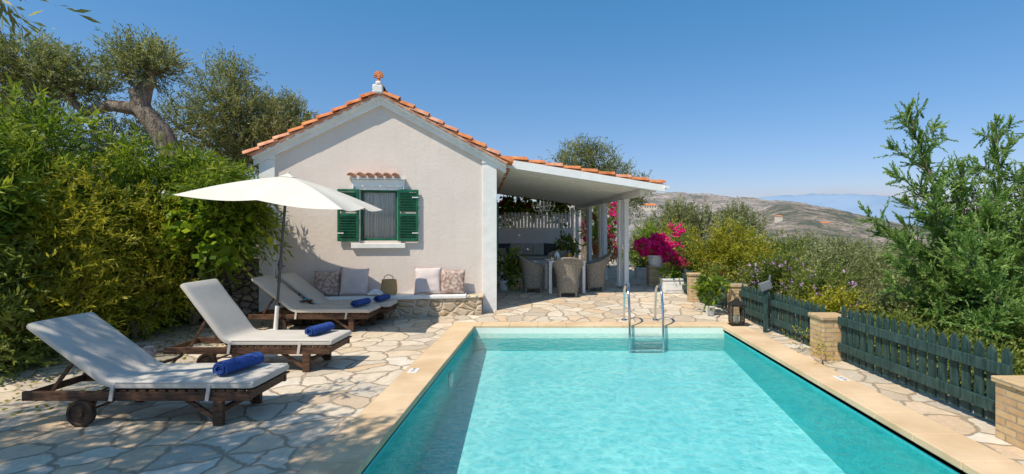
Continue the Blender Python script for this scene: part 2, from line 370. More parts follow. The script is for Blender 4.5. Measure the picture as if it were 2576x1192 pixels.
def hill(name,prof,Yr,Yf,zf,mat,amp,nxx=160,nyy=34,fade=True):
    mb=MB(); vs=[]; P=[((px-1392)/1288,(577-py)/1288) for px,py in prof]
    a0,a1=P[0][0],P[-1][0]
    for j in range(nyy+1):
        t=j/nyy*1.3
        for i in range(nxx+1):
            a=a0+(a1-a0)*i/nxx
            for (p,hp_),(q,hq) in zip(P,P[1:]):
                if p<=a<=q+1e-9: hr=hp_+(hq-hp_)*(a-p)/(q-p); break
            zr=1.7+hr*Yr; y=Yf+(Yr-Yf)*t
            z=zf+(zr-zf)*(1-(1-min(t,1))**1.3) if t<=1 else zr-(t-1)*abs(zr-zf)*1.2
            x=a*(Yr*(.55+.45*t))
            z+=amp*noise.fractal(V((x*.006,y*.006,3)),1,2,6)*min(1,t*3)
            vs.append((x,y,z))
    n=nxx+1
    mb.add(vs,[(j*n+i,j*n+i+1,(j+1)*n+i+1,(j+1)*n+i) for j in range(nyy) for i in range(nxx)])
    o=mb.build(name,mat,smooth=True); o['kind']='structure'; return o
hill('far_hill',[(1100,560),(1400,500),(1600,487),(1700,487),(1800,496),(1900,504),(2000,514),(2100,530),(2200,560),(2300,620)],1900,700,-58,'hillA',18)
hill('near_hill',[(1780,600),(1880,545),(1950,522),(2000,518),(2100,530),(2200,546),(2300,563),(2370,584),(2440,622)],1100,500,-58,'hillB',10)
hill('mountain_range',[(1750,590),(1880,500),(1950,492),(2050,487),(2150,486),(2250,493),(2350,515),(2480,560),(2600,585)],22000,18000,-60,'mount',60,60,8)

# paving
mb=MB()
PX0,PX1,PY1=-1.74,3.32,9.28
ysp=[-4+.4*i for i in range(0,66)]
ysp=sorted(set([round(y,3) for y in ysp]+[.7,PY1]))
def jag(y,s): return .18*noise.noise(V((y*1.7,s,0)))
for a,b in zip(ysp,ysp[1:]):
    if b>21.8: break
    L0,L1,R0,R1=xL(a)+jag(a,3),xL(b)+jag(b,3),xR(a),xR(b)
    if a>=.7-1e-6 and b<=PY1+1e-6:
        segs=[(L0,L1,PX0,PX0),(PX1,PX1,R0,R1)]
    else: segs=[(L0,L1,R0,R1)]
    for p,q,r,s in segs:
        mb.add([(p,a,gz(a)),(r,a,gz(a)),(s,b,gz(b)),(q,b,gz(b))],[(0,1,2,3)])
o=mb.build('paving','paving',recalc=False); o['kind']='structure'

# ------------------------------------------------------------------ pool
pool=empty('swimming_pool','rectangular turquoise pool with sandy stone coping','swimming pool',(-1.4,.9,0))
ox,oy=-1.4,.9
W_,Y0,Y1=4.38,0.0,8.04
def zfl(y): return -.42-(8.04-y)*.10
mb=MB()
mb.add([(0,Y0,zfl(Y0)),(W_,Y0,zfl(Y0)),(W_,Y1,zfl(Y1)),(0,Y1,zfl(Y1))],[(0,1,2,3)],0)
mb.add([(0,Y0,-.02),(0,Y1,-.02),(0,Y1,zfl(Y1)),(0,Y0,zfl(Y0))],[(0,1,2,3)],1)
mb.add([(W_,Y0,-.02),(W_,Y1,-.02),(W_,Y1,zfl(Y1)),(W_,Y0,zfl(Y0))],[(0,1,2,3)],1)
mb.add([(0,Y0,-.02),(W_,Y0,-.02),(W_,Y0,zfl(Y0)),(0,Y0,zfl(Y0))],[(0,1,2,3)],1)
mb.add([(0,Y1,-.02),(W_,Y1,-.02),(W_,Y1,-.20),(0,Y1,-.20)],[(0,1,2,3)],2)  # pale strip stands in for sunlit wall and its reflection in the water
mb.add([(0,Y1,-.20),(W_,Y1,-.20),(W_,Y1,zfl(Y1)),(0,Y1,zfl(Y1))],[(0,1,2,3)],1)
mb.build('basin',['pool','poolwall','poolsunlit'],pool,recalc=False)
mb=MB(); cw=.37
y=-.2
while y<Y1-.01:
    e=min(y+.5,Y1)
    for xa,xb in ((-cw,.03),(W_-.03,W_+cw)):
        mb.box(xa,xb,y+.0015,e-.0015,-.045,.022+R.uniform(-.001,.001))
    y+=.5
x=-cw
while x<W_+cw-.01:
    e=min(x+.5,W_+cw); mb.box(x+.0015,e-.0015,Y1+.002,Y1+cw,-.045,.022); mb.box(x+.002,e-.002,-.2-cw,-.202,-.045,.022); x+=.5
mb.build('coping','coping',pool,bevel=.010)
mb=MB(); mb.box(-cw-.01,.0,-.5,Y1+cw+.01,-.09,.014); mb.box(W_,W_+cw+.01,-.5,Y1+cw+.01,-.09,.014); mb.box(-.001,W_+.001,Y1+.004,Y1+cw+.01,-.09,.014)
mb.build('coping_mortar','mortar',pool)
def marker(x,y,txt,rz):
    e=MB(); e.box(-.09,.09,-.055,.055,.0,.006); ob=e.build('depth_marker','ceramic',pool,bevel=.002,label='small white tile with the pool depth')
    ob.location=(x-ox,y-oy,.0225); ob.rotation_euler=(0,0,rz)
    cu=bpy.data.curves.new('t','FONT'); cu.body=txt; cu.size=.062; cu.align_x='CENTER'; cu.align_y='CENTER'
    t=bpy.data.objects.new('t',cu); COL.objects.link(t)
    me=bpy.data.meshes.new_from_object(t.evaluated_get(bpy.context.evaluated_depsgraph_get())); bpy.data.objects.remove(t)
    me.materials.clear(); me.materials.append(M['ink'])
    o=bpy.data.objects.new('depth_lettering',me); COL.objects.link(o); o.parent=ob; o.location=(0,0,.0075)
marker(-1.66,6.08,'1.35 M',math.radians(90)); marker(3.24,5.76,'1.35 M',math.radians(-90))
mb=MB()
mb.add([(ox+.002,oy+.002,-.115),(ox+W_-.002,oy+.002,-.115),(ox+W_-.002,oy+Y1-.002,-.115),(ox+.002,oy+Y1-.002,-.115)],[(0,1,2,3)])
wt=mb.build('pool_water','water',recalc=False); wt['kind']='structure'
mb=MB(); mb.lathe([(.0,.0),(.09,.0),(.1,-.02),(.1,-.03)],n=20); o=mb.build('pool_light','ceramic',pool,smooth=True); o.location=(.035,6.0,-.33); o.rotation_euler=(0,math.radians(90),0)
# ladder
lad=empty('pool_ladder','stainless steel pool ladder with two curved handrails','pool ladder',(1.32,9.2,.02))
for dx in (0,.58):
    mb=MB(); p=[(dx-.01,.30,0),(dx-.01,.27,.35),(dx-.01,.22,.58),(dx,.12,.66),(dx,.0,.675),(dx,-.14,.63),(dx,-.24,.50),(dx,-.31,.25),(dx,-.34,0),(dx,-.35,-.3),(dx,-.35,-.55)]
    pts=[V(a) for a in p]; fine=[]
    for i in range(len(pts)-1):
        p0=pts[max(i-1,0)];p1=pts[i];p2=pts[i+1];p3=pts[min(i+2,len(pts)-1)]
        for k in range(5):
            t=k/5; fine.append(.5*((2*p1)+(p2-p0)*t+(2*p0-5*p1+4*p2-p3)*t*t+(3*p1-p0-3*p2+p3)*t**3))
    fine.append(pts[-1]); mb.tube(fine,.021,12); mb.lathe([(.0,.02),(.045,.02),(.05,.0)],(dx-.01,.30,0),16)
    mb.build('handrail','steel',lad,smooth=True)
for z in (-.17,-.40):
    mb=MB(); mb.box(0,.58,-.39,-.31,z-.012,z+.012); mb.build('step','steel',lad,bevel=.006)

# ------------------------------------------------------------------ cottage
A8=math.radians(8); OX,OY=-1.18,10.35
def hp(u,v,z=0): return (OX+u*math.cos(A8)-v*math.sin(A8),OY+u*math.sin(A8)+v*math.cos(A8),z)
cot=empty('cottage','small beige cottage with gabled terracotta tile roof','house',(OX,OY,0),A8)
WD,xc,za,sl,DP=4.41,-2.22,4.30,.53,9.0
rl=lambda x: za-sl*abs(x-xc)
wx0,wx1,wz0,wz1=-2.61,-1.91,1.48,2.47
mb=MB()
def fpoly(pts,y=0): mb.add([(a,y,b) for a,b in pts],[tuple(range(len(pts)))])
fpoly([(-WD,-.3),(wx0,-.3),(wx0,rl(wx0)),(-WD,rl(-WD))])
fpoly([(wx1,-.3),(0,-.3),(0,rl(0)),(wx1,rl(wx1))])
fpoly([(wx0,-.3),(wx1,-.3),(wx1,wz0),(wx0,wz0)])
fpoly([(wx0,wz1),(wx1,wz1),(wx1,rl(wx1)),(xc,za),(wx0,rl(wx0))])
for a,b,c,d in (((wx0,0,wz0),(wx0,.2,wz0),(wx0,.2,wz1),(wx0,0,wz1)),((wx1,0,wz0),(wx1,.2,wz0),(wx1,.2,wz1),(wx1,0,wz1)),((wx0,0,wz0),(wx1,0,wz0),(wx1,.2,wz0),(wx0,.2,wz0)),((wx0,0,wz1),(wx1,0,wz1),(wx1,.2,wz1),(wx0,.2,wz1))):
    mb.add([a,b,c,d],[(0,1,2,3)])
mb.add([(0,0,-.3),(0,DP,-.3),(0,DP,rl(0)),(0,0,rl(0))],[(0,1,2,3)])
mb.add([(-WD,0,-.3),(-WD,DP,-.3),(-WD,DP,rl(-WD)),(-WD,0,rl(-WD))],[(0,1,2,3)])
fpoly([(-WD,-.3),(0,-.3),(0,rl(0)),(xc,za),(-WD,rl(-WD))],DP)
wall=mb.build('wall','plaster',cot,recalc=False)
for x0,x1 in ((-.25,.035),(-WD-.035,-WD+.25)):
    mb=MB(); mb.box(x0,x1,-.045,.22,-.3,rl(0)-.1); mb.box(x0-.012,x1+.012,-.06,.235,rl(0)-.1,rl(0)-.02); mb.build('corner_pilaster','white',cot,bevel=.008)
xe0,xe1=-WD-.12,.22
th=math.atan(sl)
nr=7; ex=(xe1-xc+.05)/math.cos(th)/nr
ex2=(xc-xe0+.05)/math.cos(th)/nr
mb=MB()
for (xa,xb) in ((xe0,xc),(xc,xe1)):
    mb.prism([(xa,rl(xa)-.17),(xb,rl(xb)-.17),(xb,rl(xb)-.05),(xa,rl(xa)-.05)],-.07,-.001)
    mb.prism([(xa,rl(xa)-.055),(xb,rl(xb)-.055),(xb,rl(xb)+.0),(xa,rl(xa)+.0)],-.14,-.002)
for xx,w_ in ((xe0,.12),(.002,.2)):
    mb.prism([(xx,rl(xx)-.16),(xx+w_,rl(xx+w_)-.16),(xx+w_,rl(xx+w_)-.02),(xx,rl(xx)-.02)],.0,DP)
for sgn,L in ((1,xe1-xc),(-1,xc-xe0)):
    k=.16
    while k<L-.1:
        x=xc+sgn*k; mb.lathe([(.0,.045),(.05,.03),(.062,0),(.05,-.03),(0,-.035)],(x,-.135,rl(x)+.025),10,sy=.5); k+=ex*.85*.5
mb.build('gable_trim','white',cot,bevel=.006)
mb=MB(); slab=[(xe0-.02,rl(xe0-.02)+.002),(xc,za+.002),(xe1+.02,rl(xe1+.02)+.002),(xe1+.02,rl(xe1+.02)+.05),(xc,za+.05),(xe0-.02,rl(xe0-.02)+.05)]
mb.prism([slab[0],slab[1],slab[4],slab[5]],-.17,DP+.1,1); mb.prism([slab[1],slab[2],slab[3],slab[4]],-.17,DP+.1,1)
def tiles(mb,o,down,across,nr,nc,exp,sp,r,mi=0,q=R,seg=6):
    down=V(down).normalized();across=V(across).normalized();nm=across.cross(down); nm=nm if nm.z>0 else -nm
    for j in range(nc):
        for i in range(nr):
            p=V(o)+across*(j*sp+q.uniform(-.006,.006))+down*(i*exp+q.uniform(-.008,.008))
            rj=r*q.uniform(.95,1.05)
            vs=[]
            for (dd,rr,hh) in ((0,rj*.82,-.005),(exp*1.22,rj,.035+q.uniform(0,.008)),(exp*1.22,rj-.016,.033)):
                for k in range(seg+1):
                    t=math.pi*k/seg; vs.append(p+down*dd+across*math.cos(t)*rr+nm*(math.sin(t)*rr*.85+hh))
            s=seg+1
            mb.add(vs,[(a*s+k,a*s+k+1,(a+1)*s+k+1,(a+1)*s+k) for a in (0,1) for k in range(seg)],mi if q.random()<.7 else 1)
nr2=9; exb=ex*7/9; exb2=ex2*7/9
tiles(mb,(xc,-.10,za+.05),(1,0,-sl),(0,1,0),nr2,44,exb,.21,.10)
tiles(mb,(xc,-.10,za+.05),(-1,0,-sl),(0,1,0),nr2,44,exb2,.21,.10)
for k in range(24):
    y=-.2+k*.38; vs=[]
    for yy,rr,hh in ((y,.12,.02),(y+.44,.10,0.0)):
        for t in range(7):
            a=math.pi*t/6; vs.append((xc+math.cos(a)*rr,yy,za+.06+math.sin(a)*rr+hh))
    mb.add(vs,[(t,t+1,t+8,t+7) for t in range(6)])
roof=mb.build('roof',['terra','terrapink'],cot,smooth=True)
mb=MB(); mb.box(xc-.13,xc+.07,-.2,.08,za+.02,za+.20,0); mb.box(xc-.08,xc+.03,-.17,.03,za+.20,za+.27,0)
mb.build('finial_block','white',roof,bevel=.03)
mb=MB(); mb.lathe([(.05,0),(.035,.02),(.025,.05),(.045,.07),(.03,.09)],(xc-.03,-.08,za+.27),14)
for k in range(9):
    a=math.pi*(-.12+1.24*k/8); d=V((math.cos(a),0,math.sin(a))); c=V((xc-.03,-.08,za+.39))
    mb.tube([c,c+d*.055,c+d*.085,c+d*.1],[.012,.018,.017,.004],6)
mb.tube([(xc-.03,-.1,za+.39),(xc-.03,-.06,za+.39)],.03,10)
mb.build('finial','terra',roof,smooth=True)
# window
mb=MB()
for a in ((wx0+.001,wx0+.045,.03,.09,wz0,wz1),(wx1-.045,wx1-.001,.03,.09,wz0,wz1),(wx0+.045,wx1-.045,.03,.09,wz0+.001,wz0+.045),(wx0+.045,wx1-.045,.03,.09,wz1-.045,wz1-.001)): mb.box(*a)
win=mb.build('window','green',cot,bevel=.005)
mb=MB(); mb.box(wx0+.045,wx1-.045,.055,.06,wz0+.045,wz1-.045); mb.build('window_pane','glass',win)
mb=MB(); vs=[];nn=60
for k in range(nn+1):
    x=wx0+.02+(wx1-wx0-.04)*k/nn; y=.12+.026*math.sin(k*1.15)+.012*math.sin(k*2.7)
    if .30<k/nn<.36: y+=.03
    for z in (wz0,wz1): vs.append((x,y,z))
mb.add(vs,[(2*k,2*k+2,2*k+3,2*k+1) for k in range(nn)]); mb.build('window_curtain','curtain',win,smooth=True,recalc=False)
mb=MB(); mb.box(wx0-.16,wx1+.16,-.07,.0-.001,1.33,1.43); mb.build('sill','white',win,bevel=.01)
mb=MB(); mb.box(wx0-.14,wx1+.14,-.05,-.001,2.53,2.67,0); mb.box(wx0-.10,wx1+.10,-.03,-.0015,wz1+.0,2.529,0)
for x in (wx0-.14,wx1+.115): mb.box(x,x+.025,-.06,-.0012,wz1+.02,2.69,0)
mb.build('lintel','whitewood',win,bevel=.005)
mb=MB(); mb.box(wx0-.2,wx1+.16,-.10,-.001,2.675,2.70,1); tiles(mb,(wx0-.14,.02,2.76),(0,-1,-.35),(1,0,0),1,6,.15,.165,.075); mb.build('window_hood',['terrapink','white'],win,smooth=True)
for p in win.children:
    if p.name.startswith('window_hood'):
        for pl_ in p.data.polygons[6:]: pl_.material_index=0
def shutter(x0,x1):
    mb=MB(); y0,y1=-.075,-.04
    mb.box(x0,x0+.045,y0,y1,1.47,2.48);mb.box(x1-.045,x1,y0,y1,1.47,2.48)
    for z in (1.47,1.96,2.43): mb.box(x0+.045,x1-.045,y0,y1,z,z+.05)
    for k in range(17):
        z=1.53+k*.053
        if abs(z-1.985)<.03: continue
        mb.beam((x0+.04,-.057,z+.02),(x1-.04,-.057,z+.02),.012,.052,0,up=V((0,-.45,1)))
    o=mb.build('shutter','green',win,bevel=.003)
    for z in (1.62,2.32):
        mb=MB()
        if x0>wx1-.1: mb.box(x1-.11,x1,y0-.008,y0-.001,z,z+.018)
        else: mb.box(x0,x0+.11,y0-.008,y0-.001,z,z+.018)
        mb.tube([(x1-.11 if x0>wx1-.1 else x0+.11,y0-.01,z-.006),(x1-.11 if x0>wx1-.1 else x0+.11,y0-.01,z+.024)],.006,6)
        h_=mb.build('hinge','whitewood',win)
shutter(wx0-.41,wx0-.015); shutter(wx1+.015,wx1+.41)
mb=MB(); mb.box(.005,.06,1.2,1.25,.15,2.3); mb.box(.005,.03,1.25,2.0,.15,2.3); mb.box(.06,.10,.9,1.2,1.2,2.3); mb.build('side_shutter','green',cot,bevel=.005)
# ------------------------------------------------------------------ bench + cushions + bag
bn=empty('stone_bench','low rubble stone bench with whitewashed seat along the wall','bench',hp(-.28,-.0,0),A8)
mb=MB(); mb.box(-3.35,.02,-.40,-.003,-.3,.37); mb.build('bench_base','rubble',bn,bevel=.02)
mb=MB(); mb.box(-3.38,-.28,-.44,-.004,.372,.44); mb.build('bench_seat','white',bn,bevel=.015)
mb=MB(); mb.box(-.279,.06,-.43,-.004,.372,.42); mb.build('bench_end_slab','rubble',bn,bevel=.02)
def cushion(name,label,mat,loc,rz,tilt,s=.48,t=.15,group=None,roll=0):
    mb=MB(); n=14; vs=[]
    for side in (1,-1):
        for j in range(n+1):
            for i in range(n+1):
                a=2*i/n-1;b=2*j/n-1
                f=((1-a**4)*(1-b**4))**.45
                k=1-.07*(1-abs(b)**3)*abs(a)**3; k2=1-.07*(1-abs(a)**3)*abs(b)**3
                vs.append((a*s/2*k,side*t/2*f+.016*noise.noise(V((a*2.5,b*2.5,side+loc[0]*3)))*f,b*s/2*k2+s/2))
    N1=(n+1)**2; fs=[]
    for o in (0,N1):
        for j in range(n):
            for i in range(n):
                q=o+j*(n+1)+i; fs.append((q,q+1,q+n+2,q+n+1))
    mb.add(vs,fs); me=mb.build(name,mat,None,smooth=True)
    bm=bmesh.new(); bm.from_mesh(me.data); bmesh.ops.remove_doubles(bm,verts=bm.verts,dist=.0015); bmesh.ops.recalc_face_normals(bm,faces=bm.faces); bm.to_mesh(me.data); bm.free()
    me.location=loc; me.rotation_euler=(tilt,roll,rz); top(me,label,'cushion',group); return me
for s,mt,lb,w in ((-3.17,'cush_brown','brown patterned cushion leaning on beige cottage wall',.0),(-2.68,'cush_beige','plain pale pink cushion leaning on beige cottage wall',.04),(-1.30,'cush_beige','plain pale pink cushion leaning on beige cottage wall',-.03),(-.83,'cush_brown','brown patterned cushion leaning on beige cottage wall',.05)):
    cushion('cushion',lb,mt,hp(s,-.26,.443),A8+w,math.radians(-14),.48 if mt=='cush_brown' else .53,.15,'cushions on the stone bench',w*.6)
bag=empty('straw_bag','woven straw basket bag with white cloth on bench','bag',hp(-2.03,-.22,.44),A8)
mb=MB(); mb.lathe([(.0,.0),(.13,.0),(.155,.08),(.15,.2),(.135,.3),(.125,.3),(.13,.2),(.12,.05)],n=20,sy=.6); mb.build('bag_body','straw',bag,smooth=True)
mb=MB(); mb.tube([(-.09,-.05,.29),(-.075,-.06,.36),(0,-.065,.40),(.075,-.06,.36),(.09,-.05,.29)],.008,6); mb.build('handle','straw',bag,smooth=True)
mb=MB(); vs=[];
for j in range(9):
    for i in range(9):
        a=i/8-.5;b=j/8-.5; vs.append((a*.3-.24+.03*math.sin(j*2),b*.2-.05,.03+.10*math.exp(-(a*a+b*b)*8)+.03*noise.noise(V((a*9,b*9,2)))))
mb.add(vs,[(j*9+i,j*9+i+1,(j+1)*9+i+1,(j+1)*9+i) for j in range(8) for i in range(8)]); mb.build('draped_cloth','curtain',bag,smooth=True)

# ------------------------------------------------------------------ veranda
ver=empty('veranda','white timber veranda with lean-to terracotta roof beside cottage','veranda',(OX,OY,0),A8)
vr=lambda u: 3.19-.147*u
u1=3.72; v0,v1=.45,9.1
mb=MB(); mb.prism([(.24,vr(.24)),(u1,vr(u1)),(u1,vr(u1)+.025),(.24,vr(.24)+.025)],v0,v1); mb.build('ceiling_boards','whitewood',ver)
v=v0+.35
while v<v1:
    mb=MB(); mb.prism([(.05,vr(.05)-.10),(u1-.06,vr(u1-.06)-.10),(u1-.06,vr(u1-.06)-.002),(.05,vr(.05)-.002)],v,v+.06); mb.build('rafter','whitewood',ver); v+=.48
mb=MB(); mb.prism([(.04,vr(.04)-.15),(u1+.02,vr(u1)-.12),(u1+.02,vr(u1)+.03),(.04,vr(.04)+.03)],v0-.04,v0-.002); mb.build('fascia','whitewood',ver,bevel=.006)
mb=MB(); mb.prism([(u1+.0,vr(u1)-.03),(u1+.05,vr(u1)-.05),(u1+.1,vr(u1)-.03),(u1+.11,vr(u1)+.02),(u1+.0,vr(u1)+.02)],v0-.08,v1); mb.build('gutter','whitewood',ver)
mb=MB(); mb.prism([(.24,vr(.24)+.026),(u1+.05,vr(u1+.05)+.026),(u1+.05,vr(u1+.05)+.045),(.24,vr(.24)+.045)],v0-.03,v1,1)
tiles(mb,(.22,v0+.04,vr(.22)+.04),(1,0,-.147),(0,1,0),9,41,.385,.21,.09); mb.build('veranda_roof',['terra','terrapink'],ver,smooth=True)
ub=3.33
mb=MB(); mb.box(ub-.05,ub+.05,v0+.3,v1-.1,vr(ub)-.24,vr(ub)-.102); mb.build('beam','whitewood',ver,bevel=.006)
for v in (2.08,4.3,6.4,8.75):
    mb=MB(); mb.box(ub-.055,ub+.055,v-.055,v+.055,-.05,vr(ub)-.242); mb.box(ub-.075,ub+.075,v-.075,v+.075,-.05,.36)
    mb.box(ub-.075,ub+.075,v-.075,v+.075,vr(ub)-.30,vr(ub)-.243)
    mb.build('post','whitewood',ver,bevel=.006)
def curtain(u,v,z0,z1,r,q=0):
    mb=MB(); n=40; rows=16; vs=[]
    for j in range(rows+1):
        t=j/rows; z=z0+(z1-z0)*t; pinch=1-.42*math.exp(-((t-.38)/.10)**2)
        for k in range(n):
            a=2*math.pi*k/n; rr=r*pinch*(1+.22*math.sin(a*7+q)+.07*math.sin(a*3+t*3))
            vs.append((u+rr*math.cos(a)*.75,v+rr*math.sin(a)*1.5,z))
    mb.add(vs,[(j*n+k,j*n+(k+1)%n,(j+1)*n+(k+1)%n,(j+1)*n+k) for j in range(rows) for k in range(n)])
    mb.build('curtain','curtain',ver,smooth=True)
curtain(ub-.10,2.30,.26,vr(ub)-.26,.085); curtain(ub-.08,4.4,.25,vr(ub)-.26,.12,1)
curtain(ub-.05,6.5,.25,vr(ub)-.26,.05,2)
# back wall with pickets
bw=empty('picket_screen','white low wall topped by white picket screen','wall',hp(0,8.45,.2),A8)
mb=MB(); mb.box(.01,3.15,0,.15,-.3,1.50); mb.build('wall_base','whitewood',bw,bevel=.01)
mb=MB(); mb.box(.01,3.15,.02,.10,1.502,1.56); mb.box(.01,3.15,.03,.07,2.0,2.04)
u=.05
while u<3.1:
    mb.prism([(u,1.562),(u+.085,1.562),(u+.085,2.09),(u+.0425,2.15),(u,2.09)],.005,.028); u+=.125
mb.box(3.05,3.15,-.02,.1,1.561,2.3)
mb.build('pickets','whitewood',bw)
# sofa
so=empty('garden_sofa','white wooden garden sofa with grey cushions against white wall','sofa',hp(.25,7.6,.22),A8)
mb=MB(); mb.box(0,2.2,0,.7,.32,.40); mb.box(0,2.2,.66,.72,.4,.95)
for x in (0,2.14): mb.box(x,x+.06,0,.06,0,.62); mb.box(x,x+.06,0,.7,.60,.65); mb.box(x,x+.06,.64,.7,0,.6)
mb.box(.06,2.14,.0,.03,.2,.32); mb.build('sofa_frame','whitewood',so,bevel=.008)
mb=MB(); mb.box(.06,2.14,.02,.66,.402,.52); mb.build('seat_cushion','cush_grey',so,bevel=.04,seg=3)
for x,mt,lb in ((.28,'cush_dark','dark grey square cushion on the white sofa'),(.72,'cush_grey','light grey square cushion on the white sofa'),(1.12,'cush_grey','light grey square cushion on the white sofa'),(1.52,'cush_grey','light grey square cushion on the white sofa'),(1.95,'cush_dark','dark grey square cushion on the white sofa')):
    cushion('cushion',lb,mt,hp(.25+x,8.05,.75),A8+R.uniform(-.1,.1),math.radians(-15),.47,.14,'cushions on the sofa',R.uniform(-.05,.05))
cushion('cushion','small patterned cushion lying on the white sofa','cush_brown',hp(.45,7.75,.75),A8+.2,math.radians(-35),.36,.12,'cushions on the sofa')
ct=empty('low_white_table','low white wooden side table beside the sofa','table',hp(.35,6.3,.22),A8)
mb=MB(); mb.box(0,.7,0,.45,.5,.54); mb.build('table_top','whitewood',ct,bevel=.006)
for x in (.02,.63):
    for y in (.02,.38):
        mb=MB(); mb.box(x,x+.05,y,y+.05,0,.5); mb.build('leg','whitewood',ct)
# chandelier
ch=empty('chandelier','small white wire chandelier hanging from veranda ceiling','chandelier',hp(1.45,3.8,2.95),A8)
mb=MB(); mb.tube([(0,0,.0),(0,0,-.45)],.006,6); mb.lathe([(.0,-.44),(.03,-.46),(.02,-.55),(.05,-.62),(.02,-.7),(.0,-.75)],n=12); mb.build('stem','whitewood',ch,smooth=True)
for k in range(6):
    a=k*math.pi/3; c,s=math.cos(a),math.sin(a); mb=MB()
    mb.tube([(.02*c,.02*s,-.66),(.12*c,.12*s,-.74),(.24*c,.24*s,-.72),(.30*c,.30*s,-.62)],.009,6)
    mb.lathe([(.0,-.62),(.035,-.61),(.04,-.58),(.012,-.57),(.012,-.50),(0,-.48)],(.30*c,.30*s,0),10)
    mb.tube([(0,0,-.45),(.15*c,.15*s,-.55),(.30*c,.30*s,-.60)],.005,5)
    mb.build('candle_arm','whitewood',ch,smooth=True)
# dining table
tz=gz(12.6); TX,TY=.27,12.55
tb=empty('dining_table','square white wooden dining table set for breakfast','table',(TX,TY,tz),A8)
mb=MB(); mb.box(-.44,.44,-.44,.44,.715,.75); mb.build('table_top','whitewood',tb,bevel=.008)
mb=MB(); mb.box(-.38,.38,-.38,-.36,.62,.714);mb.box(-.38,.38,.36,.38,.62,.714);mb.box(-.38,-.36,-.36,.36,.62,.714);mb.box(.36,.38,-.36,.36,.62,.714); mb.build('apron','whitewood',tb)
for x in (-.4,.4):
    for y in (-.4,.4):
        mb=MB(); mb.box(x-.035,x+.035,y-.035,y+.035,-.02,.714); mb.build('leg','whitewood',tb,bevel=.006)
tt=tz+.752
def small(name,label,catg,loc,parts,group=None):
    e=empty(name,label,catg,loc,group=group)
    for pn,prof,mt in parts:
        mb=MB(); mb.lathe(prof,n=18); mb.build(pn,mt,e,smooth=True)
    return e
jp=[('juice',[(.0,.004),(.028,.004),(.033,.085),(0,.085)],'orange'),('glass_body',[(.0,.0),(.032,.0),(.037,.12),(.034,.12),(.031,.004)],'glass')]
for x,y in ((-.22,-.28),(.28,-.25),(.05,.3),(-.32,.1)):
    small('juice_glass','glass of orange juice on the white table','glass',(TX+x,TY+y,tt),jp,'juice glasses on the table')
small('juice_pitcher','glass pitcher of orange juice on the white table','pitcher',(TX+.12,TY-.05,tt),[('juice',[(0,.004),(.05,.004),(.06,.1),(.045,.17),(0,.17)],'orange'),('pitcher_body',[(0,0),(.055,0),(.068,.1),(.05,.18),(.058,.23),(.053,.23),(.047,.18)],'glass')])
small('coffee_pot','white ceramic coffee pot on the table','coffee pot',(TX-.18,TY-.1,tt),[('pot_body',[(0,0),(.05,0),(.07,.06),(.055,.14),(.035,.17),(.04,.19),(.01,.2),(.012,.22),(0,.225)],'ceramic'),('knob',[(0,.222),(.012,.226),(0,.24)],'ceramic')])
pl=small('fruit_plate','white plate of cut fruit and croissants on table','plate',(TX+.02,TY-.28,tt),[('plate',[(0,.004),(.08,.006),(.13,.025),(.132,.028),(.08,.014),(0,.012)],'ceramic')])
for k in range(9):
    mb=MB(); a=k*.9; mb.lathe([(0,-.022),(.02,-.014),(.028,0),(.02,.014),(0,.022)],(.055*math.cos(a)*(k%3)/1.6,.055*math.sin(a)*(k%3)/1.6,.035+.012*(k%2)),10)
    mb.build('fruit','orange',pl,smooth=True)
for x,y in ((.3,-.05),(-.3,-.3)):
    small('cup','white ceramic cup on the table','cup',(TX+x,TY+y,tt),[('cup_body',[(0,.01),(.025,.01),(.038,.07),(.035,.07),(.022,.014)],'ceramic'),('saucer',[(0,.0),(.05,.003),(.075,.012),(.05,.008),(0,.006)],'ceramic')],'cups on the table')
